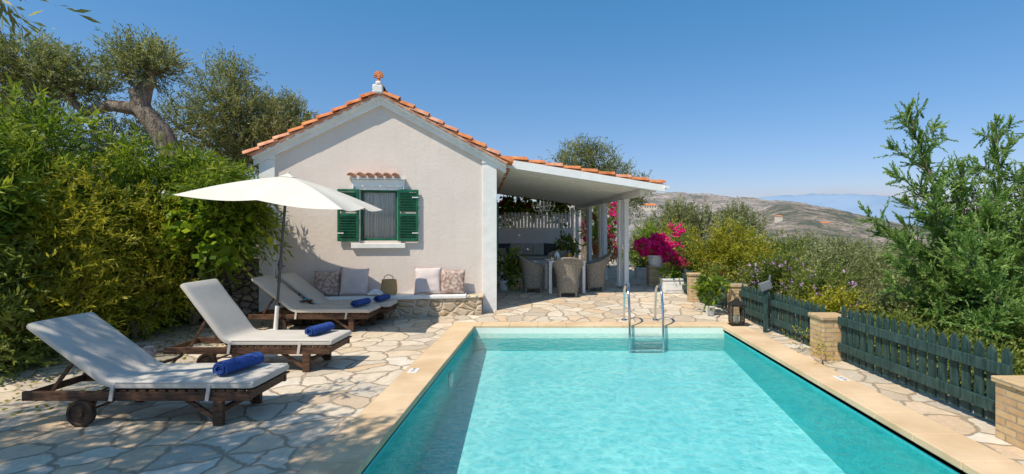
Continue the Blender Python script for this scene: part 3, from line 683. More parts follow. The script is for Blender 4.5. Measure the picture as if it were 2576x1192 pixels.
# wicker chairs  (open side +y)
def wicker():
    e=empty('wicker_armchair','grey woven wicker armchair beside the white dining table','chair',(0,0,0),group='wicker chairs round the table')
    n=40; mb=MB(); vs=[]; zs=8
    for j in range(zs+1):
        t=j/zs; z=.10+.32*t; r=.235+.03*t
        for k in range(n):
            a=2*math.pi*k/n; c,s=math.cos(a),math.sin(a); sg=lambda x,p: math.copysign(abs(x)**p,x)
            vs.append((r*sg(c,.75),r*sg(s,.75),z))
    mb.add(vs,[(j*n+k,j*n+(k+1)%n,(j+1)*n+(k+1)%n,(j+1)*n+k) for j in range(zs) for k in range(n)])
    mb.add([vs[zs*n+k] for k in range(n)],[tuple(range(n))])
    k1=mb.build('seat_base','wicker',e,smooth=True)
    mb=MB(); vs=[]; n=44; zs=10
    for side in (0,1):
        for j in range(zs+1):
            t=j/zs
            for k in range(n+1):
                al=math.radians(-142+284*k/n)
                back=max(0,math.cos(al*.62)); H=.62+.27*back**2.2
                z=.40+(H-.40)*t; fl=.255+.085*t**1.5*(.45+.75*back)-side*.022
                x=math.sin(al); y=-math.cos(al); sg=lambda q,p: math.copysign(abs(q)**p,q)
                vs.append((fl*sg(x,.8)*1.04,fl*sg(y,.8)-.03*t*back,z))
    q=n+1; B=(zs+1)*q; fs=[]
    for o in (0,B):
        fs+=[(o+j*q+k,o+j*q+k+1,o+(j+1)*q+k+1,o+(j+1)*q+k) for j in range(zs) for k in range(n)]
    fs+=[(zs*q+k,zs*q+k+1,B+zs*q+k+1,B+zs*q+k) for k in range(n)]
    fs+=[(j*q+e_,(j+1)*q+e_,B+(j+1)*q+e_,B+j*q+e_) for j in range(zs) for e_ in (0,n)]
    mb.add(vs,fs)
    rim=[V(vs[zs*q+k])+V((0,0,.005)) for k in range(n+1)]; mb.tube(rim,.02,8)
    k2=mb.build('backrest','wicker',e,smooth=True)
    mb=MB(); mb.lathe([(0,.422),(.21,.422),(.235,.445),(.235,.46),(.21,.485),(0,.49)],n=24); k3=mb.build('seat_cushion','mattress',e,smooth=True)
    ks=[k1,k2,k3]
    for x in (-.18,.18):
        for y in (-.18,.18):
            mb=MB(); mb.tube([(x,y,.0),(x,y,.12)],[.022,.026],8); ks.append(mb.build('leg','wicker',e,smooth=True))
    return e,ks
wc,wk=wicker()
wc.location=(.33,11.88,gz(11.88)); wc.rotation_euler=(0,0,A8*.3)
copy_thing(wc,wk,(-.50,12.45,gz(12.45)),math.radians(-82))
copy_thing(wc,wk,(1.02,12.62,gz(12.62)),math.radians(94))
copy_thing(wc,wk,(.20,13.35,.22),math.radians(186))

# ------------------------------------------------------------------ loungers
def sweep(mb,path,w,t,y0):
    P=[V((p[0],0,p[1])) for p in path]; n=20; vs=[]
    for i,p in enumerate(P):
        d=(P[min(i+1,len(P)-1)]-P[max(i-1,0)]).normalized(); nm=V((d.z,0,-d.x)); nm=nm if nm.z>0 else -nm
        e=min(i,len(P)-1-i); sc=1 if e>0 else .72
        for k in range(n):
            a=2*math.pi*k/n; c,s=math.cos(a),math.sin(a)
            yy=w/2*math.copysign(abs(c)**.22,c)*(1 if e>0 else .985); hh=t/2*math.copysign(abs(s)**.5,s)*sc
            if s>0 and e>0: hh+=.008*noise.noise(V((p.x*5,yy*5,y0*7)))
            vs.append(p+nm*hh+V((0,y0+yy,0)))
    m_=len(P); mb.add(vs,[(i*n+k,i*n+(k+1)%n,(i+1)*n+(k+1)%n,(i+1)*n+k) for i in range(m_-1) for k in range(n)]+[tuple(range(n)),tuple((m_-1)*n+k for k in range(n))])
def lounger(x0,y0,w,ang,rz=0,label=''):
    e=empty('sun_lounger',label,'sun lounger',(x0,y0,0),rz,'wooden sun loungers by the pool')
    ya,yb=.025,w-.025
    mb=MB()
    for y in (ya,yb): mb.box(-1.98,0,y-.018,y+.018,.215,.295)
    for x in (-1.96,-1.30,-.62,-.02): mb.box(x-.015,x+.015,ya+.018,yb-.018,.225,.285)
    k=-1.22
    while k<0: mb.box(k,k+.06,ya-.02,yb+.02,.2945,.312); k+=.085
    mb.beam((-.30,ya+.03,.03),(-.62,ya+.03,.24),.025,.04); mb.beam((-.30,yb-.03,.03),(-.62,yb-.03,.24),.025,.04)
    mb.box(-.30,-.26,ya+.02,yb-.02,.10,.14)
    mb.build('frame','wood',e,bevel=.004)
    for y in (ya,yb):
        mb=MB(); mb.box(-.325,-.24,y-.022,y+.022,0,.214); mb.build('leg','wood',e,bevel=.004)
    mb=MB(); mb.tube([(-1.45,ya-.03,.115),(-1.45,yb+.03,.115)],.012,8)
    for y in (ya+.04,yb-.04): mb.beam((-1.45,y,.10),(-1.40,y,.23),.03,.05)
    mb.build('axle','wood',e,smooth=True)
    for y in (ya-.03,yb+.03):
        mb=MB()
        n=28;pf=[(.0,-.022),(.03,-.026),(.035,-.012),(.085,-.012),(.092,-.022),(.115,-.02),(.115,.02),(.092,.022),(.085,.012),(.035,.012),(.03,.026),(0,.022)]
        mb.add([(-1.45+r*math.cos(2*math.pi*k/n),y+h,.116+r*math.sin(2*math.pi*k/n)) for r,h in pf for k in range(n)],[(i*n+k,i*n+(k+1)%n,(i+1)*n+(k+1)%n,(i+1)*n+k) for i in range(len(pf)-1) for k in range(n)])
        mb.build('wheel','rubber',e,smooth=True)
    ca,sa=math.cos(ang),math.sin(ang); hx,hz=-1.25,.315; L=.76
    mb=MB()
    for y in (ya+.045,yb-.045): mb.beam((hx,y,hz),(hx-ca*L,y,hz+sa*L),.03,.035)
    for k in range(9):
        t=(k+.5)/9*L; c=V((hx-ca*t,0,hz+sa*t)); mb.beam(c+V((0,ya+.03,0))+V((sa,0,ca))*.022,c+V((0,yb-.03,0))+V((sa,0,ca))*.022,.055,.012,0,up=V((sa,0,ca)))
    for y in (ya+.07,yb-.07): mb.beam((hx-ca*.42,y,hz+sa*.42),(hx-ca*.42-.22,y,.27),.02,.03)
    mb.build('backrest','wood',e,bevel=.003)
    mb=MB(); path=[(.02,.352),(.0,.352)]+[(-.12*i,.352) for i in range(1,10)]+[(-1.16,.352)]
    for k in range(1,6):
        a=ang*k/6; px,pz=path[-1]; path.append((px-.03*math.cos(a),pz+.03*math.sin(a)))
    bx,bz=path[-1]
    for k in range(1,10): path.append((bx-ca*.085*k,bz+sa*.085*k))
    path.append((path[-1][0]-ca*.02,path[-1][1]+sa*.02))
    sweep(mb,path,w+.01,.075,w/2)
    for x in (-.35,-1.18):
        for y in (-.004,w+.004): mb.beam((x,y,.36),(x-.02,y,.22),.012,.03,up=V((1,0,0)))
    for y in (-.003,w+.003):
        mb.tube([(p[0]+.0,y,p[1]+.026) for p in path[1:12]],.006,5)
    mb.build('mattress','mattress',e,smooth=True)
    return e
lounger(-2.62,4.42,.62,math.radians(37),0,'dark wooden sun lounger, cream mattress, low backrest, tree shade')
lounger(-2.66,6.08,.62,math.radians(53),0,'dark wooden sun lounger with cream mattress, steep raised backrest')
lounger(-3.06,8.45,.56,math.radians(38),0,'dark wooden sun lounger with cream mattress beside the umbrella pole')
lounger(-2.93,9.08,.52,math.radians(38),math.radians(1),'dark wooden sun lounger with cream mattress next to stone bench')
def towel(x,y,z,rz,s=1):
    mb=MB(); n=70; r0=.006; vs=[]; L=.36*s; turns=3.6
    for ly in (-L/2,-L/2+.012,-L/5,0,L/5,L/2-.012,L/2):
        for i in range(n+1):
            t=i/n; a=t*turns*2*math.pi; r=(r0+.056*t)*s*(1+.05*noise.noise(V((ly*14,a,x)))); sh=.985 if abs(abs(ly)-L/2)<1e-6 else 1
            for o in (0,.0085*s): vs.append(((r+o)*sh*math.cos(a)*1.12,ly+ (.012*math.sin(t*9) if abs(ly)>L*.4 else 0),.060*s+(r+o)*sh*math.sin(a)*.88))
    c=2*(n+1); nl=6
    fs=[]
    for j in range(nl):
        for i in range(n):
            for o in (0,1): fs.append((j*c+2*i+o,j*c+2*i+2+o,(j+1)*c+2*i+2+o,(j+1)*c+2*i+o))
    for j in (0,nl):
        for i in range(n): fs.append((j*c+2*i,j*c+2*i+2,j*c+2*i+3,j*c+2*i+1))
    mb.add(vs,fs); o=mb.build('rolled_towel','towel',None,smooth=True); o.location=(x,y,z); o.rotation_euler=(0,0,rz)
    top(o,'rolled blue towel lying on cream lounger mattress','towel','rolled towels on the loungers')
towel(-2.90,4.72,.395,math.radians(-16),1.12); towel(-2.92,6.40,.395,math.radians(-16)); towel(-3.28,8.72,.395,math.radians(-16)); towel(-3.12,9.33,.395,math.radians(-14),.95)
# umbrella
um=empty('patio_umbrella','square cream patio umbrella with grey pole','umbrella',(-4.55,8.38,0)); UB=V((-4.55,8.38,0))
mb=MB(); a=V((0,0,0.04));b=V((.16,.06,2.52)); mb.tube([a.lerp(b,t) for t in (0.16,.3,.5,.75,1)],.021,12); mb.tube([a.lerp(b,.315),a.lerp(b,.335)],[.028,.03],12)
mb.tube([a.lerp(b,.40),a.lerp(b,.44),a.lerp(b,.47)],[.03,.04,.03],12); mb.tube([a.lerp(b,.42)+V((.03,0,0)),a.lerp(b,.42)+V((.09,-.01,.02))],.008,6)
mb.build('pole','pole',um,smooth=True)
mb=MB(); mb.tube([a.lerp(b,t) for t in (0,.165)],[.033,.03],12); mb.lathe([(0,.05),(.2,.045),(.23,.02),(.23,0)],n=24); mb.build('base','white',um,smooth=True)
ap=V((-4.37,8.45,2.585))-UB
cr=[V(p)-UB for p in ((-5.62,7.55,2.21),(-3.05,7.40,1.99),(-3.08,9.25,2.05),(-5.70,9.45,2.26))]
rim=[]
for i in range(4):
    c0,c1=cr[i],cr[(i+1)%4]; rim+= [c0,(c0+c1)/2+V((0,0,.03))]
mb=MB()
def panel(p,q):
    n=10; idx={}; vs=[]
    for i in range(n+1):
        for j in range(i+1):
            t=i/n; s=j/i if i else 0
            e=p.lerp(q,s); pt=ap.lerp(e,t); sag=.05*math.sin(math.pi*s)*t*t+ .05*math.sin(math.pi*t)*-1
            inward=(ap-e); inward.z=0; pt=pt+V((0,0,-sag*.8))+inward.normalized()*.05*math.sin(math.pi*s)*t*t
            idx[i,j]=len(vs); vs.append(pt)
    fs=[]
    for i in range(n):
        for j in range(i+1):
            fs.append((idx[i,j],idx[i+1,j],idx[i+1,j+1]))
            if j<i: fs.append((idx[i,j],idx[i+1,j+1],idx[i,j+1]))
    mb.add(vs,fs)
for i in range(8): panel(rim[i],rim[(i+1)%8])
cp=mb.build('canopy','canopy',um,smooth=True,recalc=False)
mb=MB(); mb.add([ap+V((0,0,.045))]+[ap+(rim[i]-ap)*.09+V((0,0,.018)) for i in range(8)],[(0,1+i,1+(i+1)%8) for i in range(8)]); mb.tube([ap+V((0,0,.03)),ap+V((0,0,.07))],[.02,.012],8); mb.build('canopy_cap','canopy',um)
mb=MB(); hub=V((.15,.06,2.2))
for r in rim:
    mb.tube([ap+V((0,0,-.03)),r+V((0,0,-.01))],.007,5); mb.tube([hub,ap.lerp(r,.5)+V((0,0,-.02))],.006,5)
mb.lathe([(.03,-.03),(.035,0),(.03,.03)],(hub.x,hub.y,hub.z),12)
mb.build('ribs','pole',um,smooth=True)
# side tables
def side_table(x,y,r,h,label):
    e=empty('side_table',label,'side table',(x,y,0),group='low tables between the loungers')
    mb=MB(); mb.lathe([(r*.97,h-.02),(r,h-.01),(r,h+.005),(r*.93,h+.008),(r*.92,h-.015),(r*.97,h-.02)],n=32); 
    mb.build('table_rim','wood',e,smooth=True)
    mb=MB(); mb.lathe([(0,h-.002),(r*.925,h-.002)],n=32); mb.build('table_top','glass',e)
    for k in range(4):
        a=k*math.pi/2+.5; c,s=math.cos(a),math.sin(a); mb=MB()
        mb.tube([(r*.9*c,r*.9*s,h-.01),(r*.6*c,r*.6*s,h*.55),(r*.55*c,r*.55*s,h*.3),(r*.95*c,r*.95*s,.0)],.013,6); mb.build('leg','wood',e,smooth=True)
    mb=MB(); mb.lathe([(r*.57,h*.4),(r*.59,h*.42),(r*.57,h*.44),(r*.55,h*.42),(r*.57,h*.4)],n=28); mb.build('stretcher','wood',e,smooth=True)
side_table(-4.45,5.55,.36,.30,'low round dark table with glass top between loungers'); side_table(-4.45,9.0-.0,.20,.46,'small round dark table beside lounger, open book on it')
o=MB(); o.box(-.12,.12,-.08,.08,0,.012); bk=o.build('book','ceramic'); bk.location=(-4.45,8.99,.47); bk.rotation_euler=(0,.0,.4)
bk.data.materials[0]=noisy('blue_cover',(.05,.32,.42),(.1,.42,.5),8,.5,0); top(bk,'closed turquoise book on the small dark table','book')
mb=MB(); mb.lathe([(0,0),(.05,.01),(.075,.05),(.06,.1),(.03,.12),(0,.125)],n=18); sh=mb.build('shell_ornament','cush_brown',smooth=True); sh.location=(-4.42,5.6,.305); top(sh,'round brown shell ornament on low glass table','ornament')

# ------------------------------------------------------------------ fence and pillars
def pillar(x,y,z0,w,h,label='sandy brick pillar with flat stone cap in the fence'):
    e=empty('brick_pillar',label,'pillar',(x,y,z0),group='brick pillars of the green fence')
    mb=MB(); mb.box(-w/2,w/2,-w/2,w/2,-.2,h-.05); mb.build('pillar_shaft','brick',e,bevel=.01)
    mb=MB(); c=w/2+.02; mb.box(-c,c,-c,c,h-.049,h); mb.build('pillar_cap','brick',e,bevel=.01)
def fence(A,B,h=.68,z0=0,label='dark green wooden picket fence with pointed tops'):
    A=V(A);B=V(B);d=B-A;L=d.length; rz=math.atan2(d.y,d.x)
    e=empty('picket_fence',label,'fence',(A.x,A.y,z0),rz,'green picket fence panels')
    n=int(L/.128)
    for k in range(n):
        mb=MB(); u=.03+k*L/n; hh=h+R.uniform(-.015,.015); w=.088; yo=R.uniform(-.004,.004); ln=R.uniform(-.006,.006)
        mb.prism([(u,.04),(u+w,.04),(u+w+ln,hh-.06),(u+w/2+ln,hh),(u+ln,hh-.06)],-.011+yo,.0105+yo)
        mb.build('picket','fence',e,bevel=.003)
    for z in (.14,h*.66):
        mb=MB(); mb.box(0,L,.0155,.05,z,z+.10); mb.build('rail','fence',e,bevel=.005)
pillar(3.80,4.02,0,.36,.50); pillar(3.66,6.80,0,.34,.57); pillar(3.56,9.95,.04,.28,.60); pillar(3.10,11.25,.12,.26,.62)
fence((3.80,4.22),(3.72,6.62),.72); fence((3.72,6.99),(3.60,9.80),.66,.0); fence((3.56,10.12),(3.18,11.12),.62,.07); fence((3.12,11.4),(3.10,13.4),.62,.15)
e=empty('garden_light','grey floodlight on dark post by the fence','lamp',(3.50,8.45,0))
mb=MB(); mb.box(-.03,.03,-.03,.03,0,.80); mb.build('post','fence',e,bevel=.004)
mb=MB(); mb.beam((-.10,-.02,.74),(.08,-.02,.80),.09,.13); mb.tube([(.06,0,.82),(.08,0,.95)],.018,8); mb.build('lamp_head','pot',e,bevel=.012).data.materials[0]=noisy('grey_plastic',(.13,.14,.15),(.18,.19,.20),6,.5,0)
# lantern
ln=empty('candle_lantern','black metal candle lantern standing on paving','lantern',(3.22,9.0,0.0))
mb=MB(); mb.box(-.12,.12,-.12,.12,.0,.035);mb.box(-.10,.10,-.10,.10,.036,.06); mb.box(-.125,.125,-.125,.125,.36,.38)
for x in (-.1,.1):
    for y in (-.1,.1): mb.box(x-.009,x+.009,y-.009,y+.009,.06,.36)
mb.add([(-.13,-.13,.381),(.13,-.13,.381),(.13,.13,.381),(-.13,.13,.381),(-.05,-.05,.45),(.05,-.05,.45),(.05,.05,.45),(-.05,.05,.45)],[(0,1,5,4),(1,2,6,5),(2,3,7,6),(3,0,4,7),(4,5,6,7)])
mb.lathe([(.05,.45),(.045,.48),(.02,.50),(0,.51)],n=12)
mb.build('lantern_frame','iron',ln,bevel=.002)
mb=MB(); mb.tube([(.045*math.cos(t),0,.53+.045*math.sin(t)) for t in [i*math.pi/8 for i in range(17)]],.005,6); mb.build('handle','iron',ln,smooth=True)
mb=MB()
for s in (-1,1): mb.box(-.09,.09,s*.1-.001,s*.1+.001,.06,.36); mb.box(s*.1-.001,s*.1+.001,-.09,.09,.06,.36)
mb.build('lantern_glass','glass',ln)
mb=MB(); mb.lathe([(0,.06),(.04,.06),(.04,.2),(0,.195)],n=16); mb.build('candle','candle',ln,smooth=True)

# ------------------------------------------------------------------ pots and plants (small)
def potplant(label,loc,rp,hpz,clumps,mat,ntw,nlf,tl,ll,lw,potmat='pot',seed=1,flowers=None,name='potted_plant',**kw):
    e=empty(name,label,'potted plant',loc)
    mb=MB(); mb.lathe([(0,0),(rp*.7,0),(rp*.95,hpz*.85),(rp*1.06,hpz*.86),(rp*1.06,hpz),(rp*.95,hpz),(rp*.92,hpz*.9),(0,hpz*.9)],n=24); mb.build('pot',potmat,e,smooth=True)
    mb=MB(); q=random.Random(seed)
    for c in clumps: mb.tube(curve((0,0,hpz*.85),c[0],5,.03,q),[.012,.01,.009,.007,.005,.003],5)
    mb.build('stem','bark',e,smooth=True)
    leafobj('leaves',foliage(clumps,ntw,nlf,tl,ll,lw,seed=seed,**kw),mat,e,(0,0,0),seed)
    if flowers:
        leafobj('flowers',foliage(clumps,flowers[1],flowers[3],.07,flowers[2],flowers[2]*.9,up=.3,droop=0,spread=1.6,gap=.3,seed=seed+5,rexp=.2),flowers[0],e,(0,0,0),seed)
    return e
potplant('leafy green plant in small white pot on paving',(3.03,9.9,gz(9.9)),.10,.19,[((0,0,.42),(.16,.16,.16)),((.05,0,.6),(.18,.16,.12)),((-.1,.03,.55),(.12,.12,.1))],'oleander',60,7,.16,.13,.06,seed=4,gap=0)
def brick_ped(label,loc,w,h):
    e=empty('brick_pedestal',label,'pedestal',loc)
    mb=MB(); mb.box(-w/2,w/2,-w/2,w/2,-.1,h-.05); mb.build('pedestal_shaft','brick',e,bevel=.01)
    mb=MB(); c=w/2+.03; mb.box(-c,c,-c,c,h-.049,h); mb.build('pedestal_top','brick',e,bevel=.01)
brick_ped('sandy brick pedestal carrying a white flower pot',(2.72,13.6,.22),.42,.52)
potplant('magenta bougainvillea in white pot on brick pedestal',(2.72,13.6,.74),.24,.28,[((0,0,.45),(.45,.4,.22)),((.38,-.1,.35),(.38,.3,.25)),((-.3,0,.5),(.25,.25,.2)),((.5,-.15,.95),(.17,.14,.14)),((.55,-.2,.05),(.22,.2,.22)),((.1,0,.65),(.25,.2,.18))],'bright',160,7,.18,.06,.04,seed=5,flowers=('pink',950,.06,9),name='bougainvillea')
brick_ped('sandy brick pedestal carrying a terracotta pot',(1.62,18.8,.22),.45,.55)
potplant('green plant in terracotta pot on brick pedestal',(1.62,18.8,.77),.22,.34,[((0,0,.6),(.35,.3,.3)),((.1,0,.9),(.3,.3,.25))],'bright',150,7,.2,.08,.045,'terra',seed=6)
b_=tree('bougainvillea_bush','tall bougainvillea bush with magenta flowers behind veranda posts',(1.9,19.8,.2),[([(1.9,19.8,.1),(1.9,19.9,.9)],[.06,.04])],[((1.7,19.8,1.6),(.6,.5,.7)),((2.1,19.9,2.1),(.5,.4,.6)),((1.6,19.8,2.6),(.4,.4,.4)),((2.2,19.8,1.0),(.5,.4,.5))],'bright',700,9,.3,.08,.05,catg='bush',seed=8)
leafobj('flowers',foliage([((1.7,19.7,1.6),(.6,.5,.7)),((2.1,19.8,2.3),(.5,.4,.6)),((2.1,19.7,1.0),(.4,.4,.5))],480,8,.1,.08,.07,spread=1.6,gap=.9,seed=9,rexp=.15),'pink',b_,(1.9,19.8,.2))
def planter(label,loc,rz,w,d,h,mat,fl=None,seed=1):
    e=empty('planter_box',label,'planter',loc,rz,'white planter boxes beside the path')
    mb=MB(); mb.box(-w/2,w/2,-d/2,d/2,0,h); mb.box(-w/2-.02,w/2+.02,-d/2-.02,d/2+.02,h-.0005,h+.04); mb.box(-w/2+.04,w/2-.04,-d/2-.012,-d/2+.001,.06,h-.05); mb.build('planter_body','white',e,bevel=.01)
    leafobj('plant_leaves',foliage([((-w*.25,0,h+.15),(w*.25,d*.5,.15)),((w*.25,0,h+.12),(w*.25,d*.5,.15))],120,7,.15,.07,.035,seed=seed),mat,e,(0,0,0),seed)
    if fl: leafobj('flowers',foliage([((0,0,h+.25),(w*.4,d*.4,.1))],30,6,.05,.04,.035,seed=seed+1,spread=1.6),fl,e,(0,0,0),seed)
planter('white stone planter box with green plants',(2.92,12.35,gz(12.35)),.1,.62,.34,.30,'bright','red',2)
planter('white stone planter box with low plants',(2.78,15.6,.22),.1,.55,.34,.28,'shrubg',None,3)
potplant('dark leafy plant in white pot under the veranda',hp(.28,2.3,gz(12.6)),.14,.24,[((0,0,.5),(.22,.22,.25)),((.1,0,.75),(.2,.2,.2)),((.2,-.1,.45),(.2,.2,.15))],'oleander',90,7,.22,.17,.06,seed=11)
potplant('green leafy plant in white pot behind dining table',hp(2.25,5.2,.22),.16,.5,[((0,0,.75),(.32,.3,.25)),((.1,0,1.0),(.25,.25,.2))],'shrubg',110,7,.24,.15,.055,seed=12)
# vine behind screen
e=empty('grape_vine','grape vine with green and red leaves over the white screen','vine',hp(1.5,8.9,.2),A8)
mb=MB()
for x in (-1.2,.1,1.3): mb.tube(curve((x,0,-.1),(x*.9,-.1,2.3),7,.08),[.03]*8,6)
mb.tube(curve((-1.6,-.1,2.25),(1.7,-.1,2.2),9,.06),.02,6); mb.build('stem','bark',e,smooth=True)
cl=[((-1.4+.42*i,-.15+R.uniform(-.1,.1),2.35+R.uniform(-.15,.15)),(.34,.3,.28)) for i in range(8)]+[((-.9,-.2,1.95),(.2,.15,.3)),((1.2,-.2,1.9),(.25,.15,.3))]
leafobj('leaves',foliage(cl,420,6,.2,.14,.12,up=0,droop=.3,seed=21,gap=.2),'bright',e,(0,0,0)); leafobj('autumn_leaves',foliage(cl[:4],70,6,.2,.13,.11,up=0,droop=.3,seed=22,gap=.2),'red',e,(0,0,0),2,label='red autumn leaves')

# ------------------------------------------------------------------ left garden
dw=empty('dry_stone_wall','low grey dry-stone garden wall half hidden by shrubs','wall',(-5.75,9.95,0))
mb=MB()
for A,B in (((.1,.05),(-1.9,-.05)),((-1.9,-.05),(-2.7,-1.6)),((-2.7,-1.6),(-2.9,-4.5))):
    A=V((A[0],A[1],0));B=V((B[0],B[1],0)); n=int((B-A).length/.28)
    for k in range(n):
        z=-.1
        while z<1.02:
            hh=R.uniform(.11,.17); p=A.lerp(B,(k+.5+R.uniform(-.15,.15))/n); d=(B-A).normalized(); ln_=R.uniform(.27,.36); dep=R.uniform(.36,.42)
            p=p+V((0,0,z+hh/2)); mb.beam(p-d*ln_/2,p+d*ln_/2,dep,hh-.006,0); z+=hh
mb.build('stonework','drywall',dw,bevel=.025)
GO='oleander shrubs along the garden edge'
kw=dict(up=.55,droop=.12,spread=.75,rand=.45)
def ole(lab,x,y,z0,z1,r,ntw,n,seed,mat='oleander',fl=None,base=None,ll=.16,lw=.030,nlf=15,tl=.42,nm='oleander_shrub',**k2):
    kk=dict(kw);kk.update(k2)
    return plant(nm,lab,'shrub',(base or (x,y,max(0,G(x,y)))),auto_clumps(x,y,z0,z1,r,n,seed),mat,ntw,nlf,tl,ll,lw,flowers=fl,seed=seed,r0=.035,group=GO if nm=='oleander_shrub' else None,**kk)
ole('tall dense oleander shrub with narrow dark green leaves',-7.35,5.9,.3,3.05,1.15,1400,11,31,fl=('pink',14,.05,8))
ole('tall dense oleander shrub with a few white flowers',-7.9,7.6,.3,3.35,1.35,1800,12,32,fl=('wflower',40,.085,9))
ole('tall dense oleander shrub with a few white flowers',-7.3,9.0,.2,2.95,1.2,1700,11,33,fl=('wflower',26,.085,9))
ole('oleander shrub arching over the dry-stone wall',-6.45,9.5,1.25,2.95,.85,1200,9,34,droop=.3)
ole('oleander shrub with drooping branches beside cottage corner',-5.75,9.15,1.5,2.85,.7,850,7,35,base=(-6.3,9.45,0),droop=.45,up=.2)
ole('yellow-green feathery shrub among darker oleanders',-6.7,6.9,.2,2.4,.8,1300,9,36,'yellow',ll=.09,lw=.02,nm='yellow_green_shrub')
ole('yellow-green feathery shrub at edge of paving',-6.45,7.9,.1,2.2,.7,900,8,38,'yellow',ll=.08,lw=.02,nm='yellow_green_shrub')
ole('bright green grape vine with broad leaves over shrubs',-5.85,8.7,1.3,2.35,.65,420,8,37,'bright',ll=.13,lw=.12,nlf=7,base=(-6.4,9.1,0),nm='grape_vine',droop=.35)
ole('low dark green shrub at edge of paving',-6.95,8.75,.05,1.3,.65,900,7,39,ll=.17,lw=.032,nm='dark_green_shrub')
ole('low dark green shrub in front of dry-stone wall',-7.0,7.6,.0,1.1,.7,700,6,40,ll=.12,lw=.035,nm='dark_green_shrub')
ole('low green shrub at edge of paving',-6.75,6.1,.0,1.3,.7,800,6,41,'shrubg',ll=.10,lw=.03,nm='dark_green_shrub')
# olive trees
kt=dict(up=.75,droop=.03,spread=.7,rand=.4,rexp=.4)
tree('olive_tree','old olive tree with thick twisted bare trunk',(-7.85,10.7,1.0),
  [([(-7.6,10.6,.8),(-7.65,10.6,2.2),(-7.85,10.5,3.3),(-8.05,10.45,3.75),(-8.40,10.45,4.15),(-8.5,10.45,4.55)],[.30,.24,.21,.19,.18,.14]),
   ([(-8.15,10.5,3.95),(-8.5,10.4,4.15),(-9.0,10.4,4.22),(-9.5,10.4,4.08),(-9.9,10.4,4.4)],[.14,.14,.12,.09,.07]),
   ([(-8.45,10.5,4.2),(-8.35,10.5,4.6),(-8.2,10.5,4.8)],[.14,.12,.06])],
  [((-8.5,10.5,5.15),(.5,.5,.42)),((-8.15,10.5,4.98),(.42,.45,.35)),((-8.75,10.5,4.95),(.35,.4,.3)),
   ((-9.9,10.4,4.75),(.7,.6,.42)),((-10.5,10.2,4.95),(.8,.7,.45)),((-9.4,10.5,4.6),(.3,.4,.2)),((-11.2,10.2,4.8),(.6,.6,.5))],
  'olive',2700,14,.36,.085,.02,seed=51,group='olive trees',**kt)
tree('olive_tree','dense silvery green olive tree behind the shrubs',(-7.6,12.6,1.0),[([(-7.6,12.6,.8),(-7.7,12.6,2.2),(-7.8,12.6,3.2)],[.2,.16,.12])],
  [((-8.0,12.4,4.75),(.8,.7,.8)),((-7.5,12.4,4.3),(.75,.7,.75)),((-9.0,12.6,4.2),(.7,.7,.6)),((-7.1,12.5,3.7),(.6,.6,.7)),((-8.0,12.4,3.3),(.9,.7,.6)),((-7.75,12.5,5.45),(.42,.4,.38))],'olive',3000,14,.38,.085,.021,seed=52,group='olive trees',**kt)
tree('olive_tree','dense silvery green olive tree beside cottage roof',(-7.4,14.2,1.0),[([(-7.4,14.2,.8),(-7.4,14.2,3.0)],[.2,.13])],
  [((-7.6,14.0,4.8),(.6,.7,.6)),((-7.1,14.0,4.5),(.65,.7,.65)),((-6.8,14.0,4.05),(.45,.5,.5)),((-8.1,14,4.1),(.8,.7,.8)),((-7.3,14.0,3.5),(.9,.7,.7))],'olive',2400,14,.36,.09,.022,seed=53,group='olive trees',**kt)
tree('olive_tree','olive tree on the slope behind the shrubs',(-12.0,11.6,1.5),[([(-12,11.6,1.2),(-11.8,11.5,3.0)],[.2,.13])],
  [((-12.1,11.3,4.1),(.9,.8,.7)),((-10.9,11.2,4.0),(.9,.8,.6)),((-9.6,11.8,3.6),(.9,.8,.6)),((-10.2,11.4,3.0),(.9,.8,.6))],'olive',1900,14,.36,.09,.022,seed=54,group='olive trees',**kt)
tree('olive_tree','olive tree with overhanging branches shading the paving',(-7.8,1.2,0),[([(-7.8,1.2,-.1),(-7.6,1.3,1.8),(-7.0,1.5,3.4),(-6.3,1.8,4.2)],[.28,.22,.17,.12]),([(-7.0,1.5,3.4),(-6.4,2.6,4.2)],[.12,.08])],
  [((-6.6,2.8,5.0),(1.0,.8,.4)),((-5.4,1.6,5.1),(1.1,.8,.4)),((-4.4,1.2,5.3),(1.0,.7,.35)),((-6.8,1.2,5.0),(1.0,.9,.4)),((-5.3,.6,5.3),(1.0,.8,.4)),((-4.3,.3,5.4),(.9,.7,.35)),((-3.6,.8,5.6),(.7,.6,.3)),((-4.02,3.6,3.46),(.34,.22,.13)),((-7.0,3.4,4.9),(.6,.5,.35))],'olive',3000,13,.36,.11,.026,seed=55,group='olive trees',up=.1,droop=.15,spread=.7,rand=.6,rexp=.6,gap=.5)

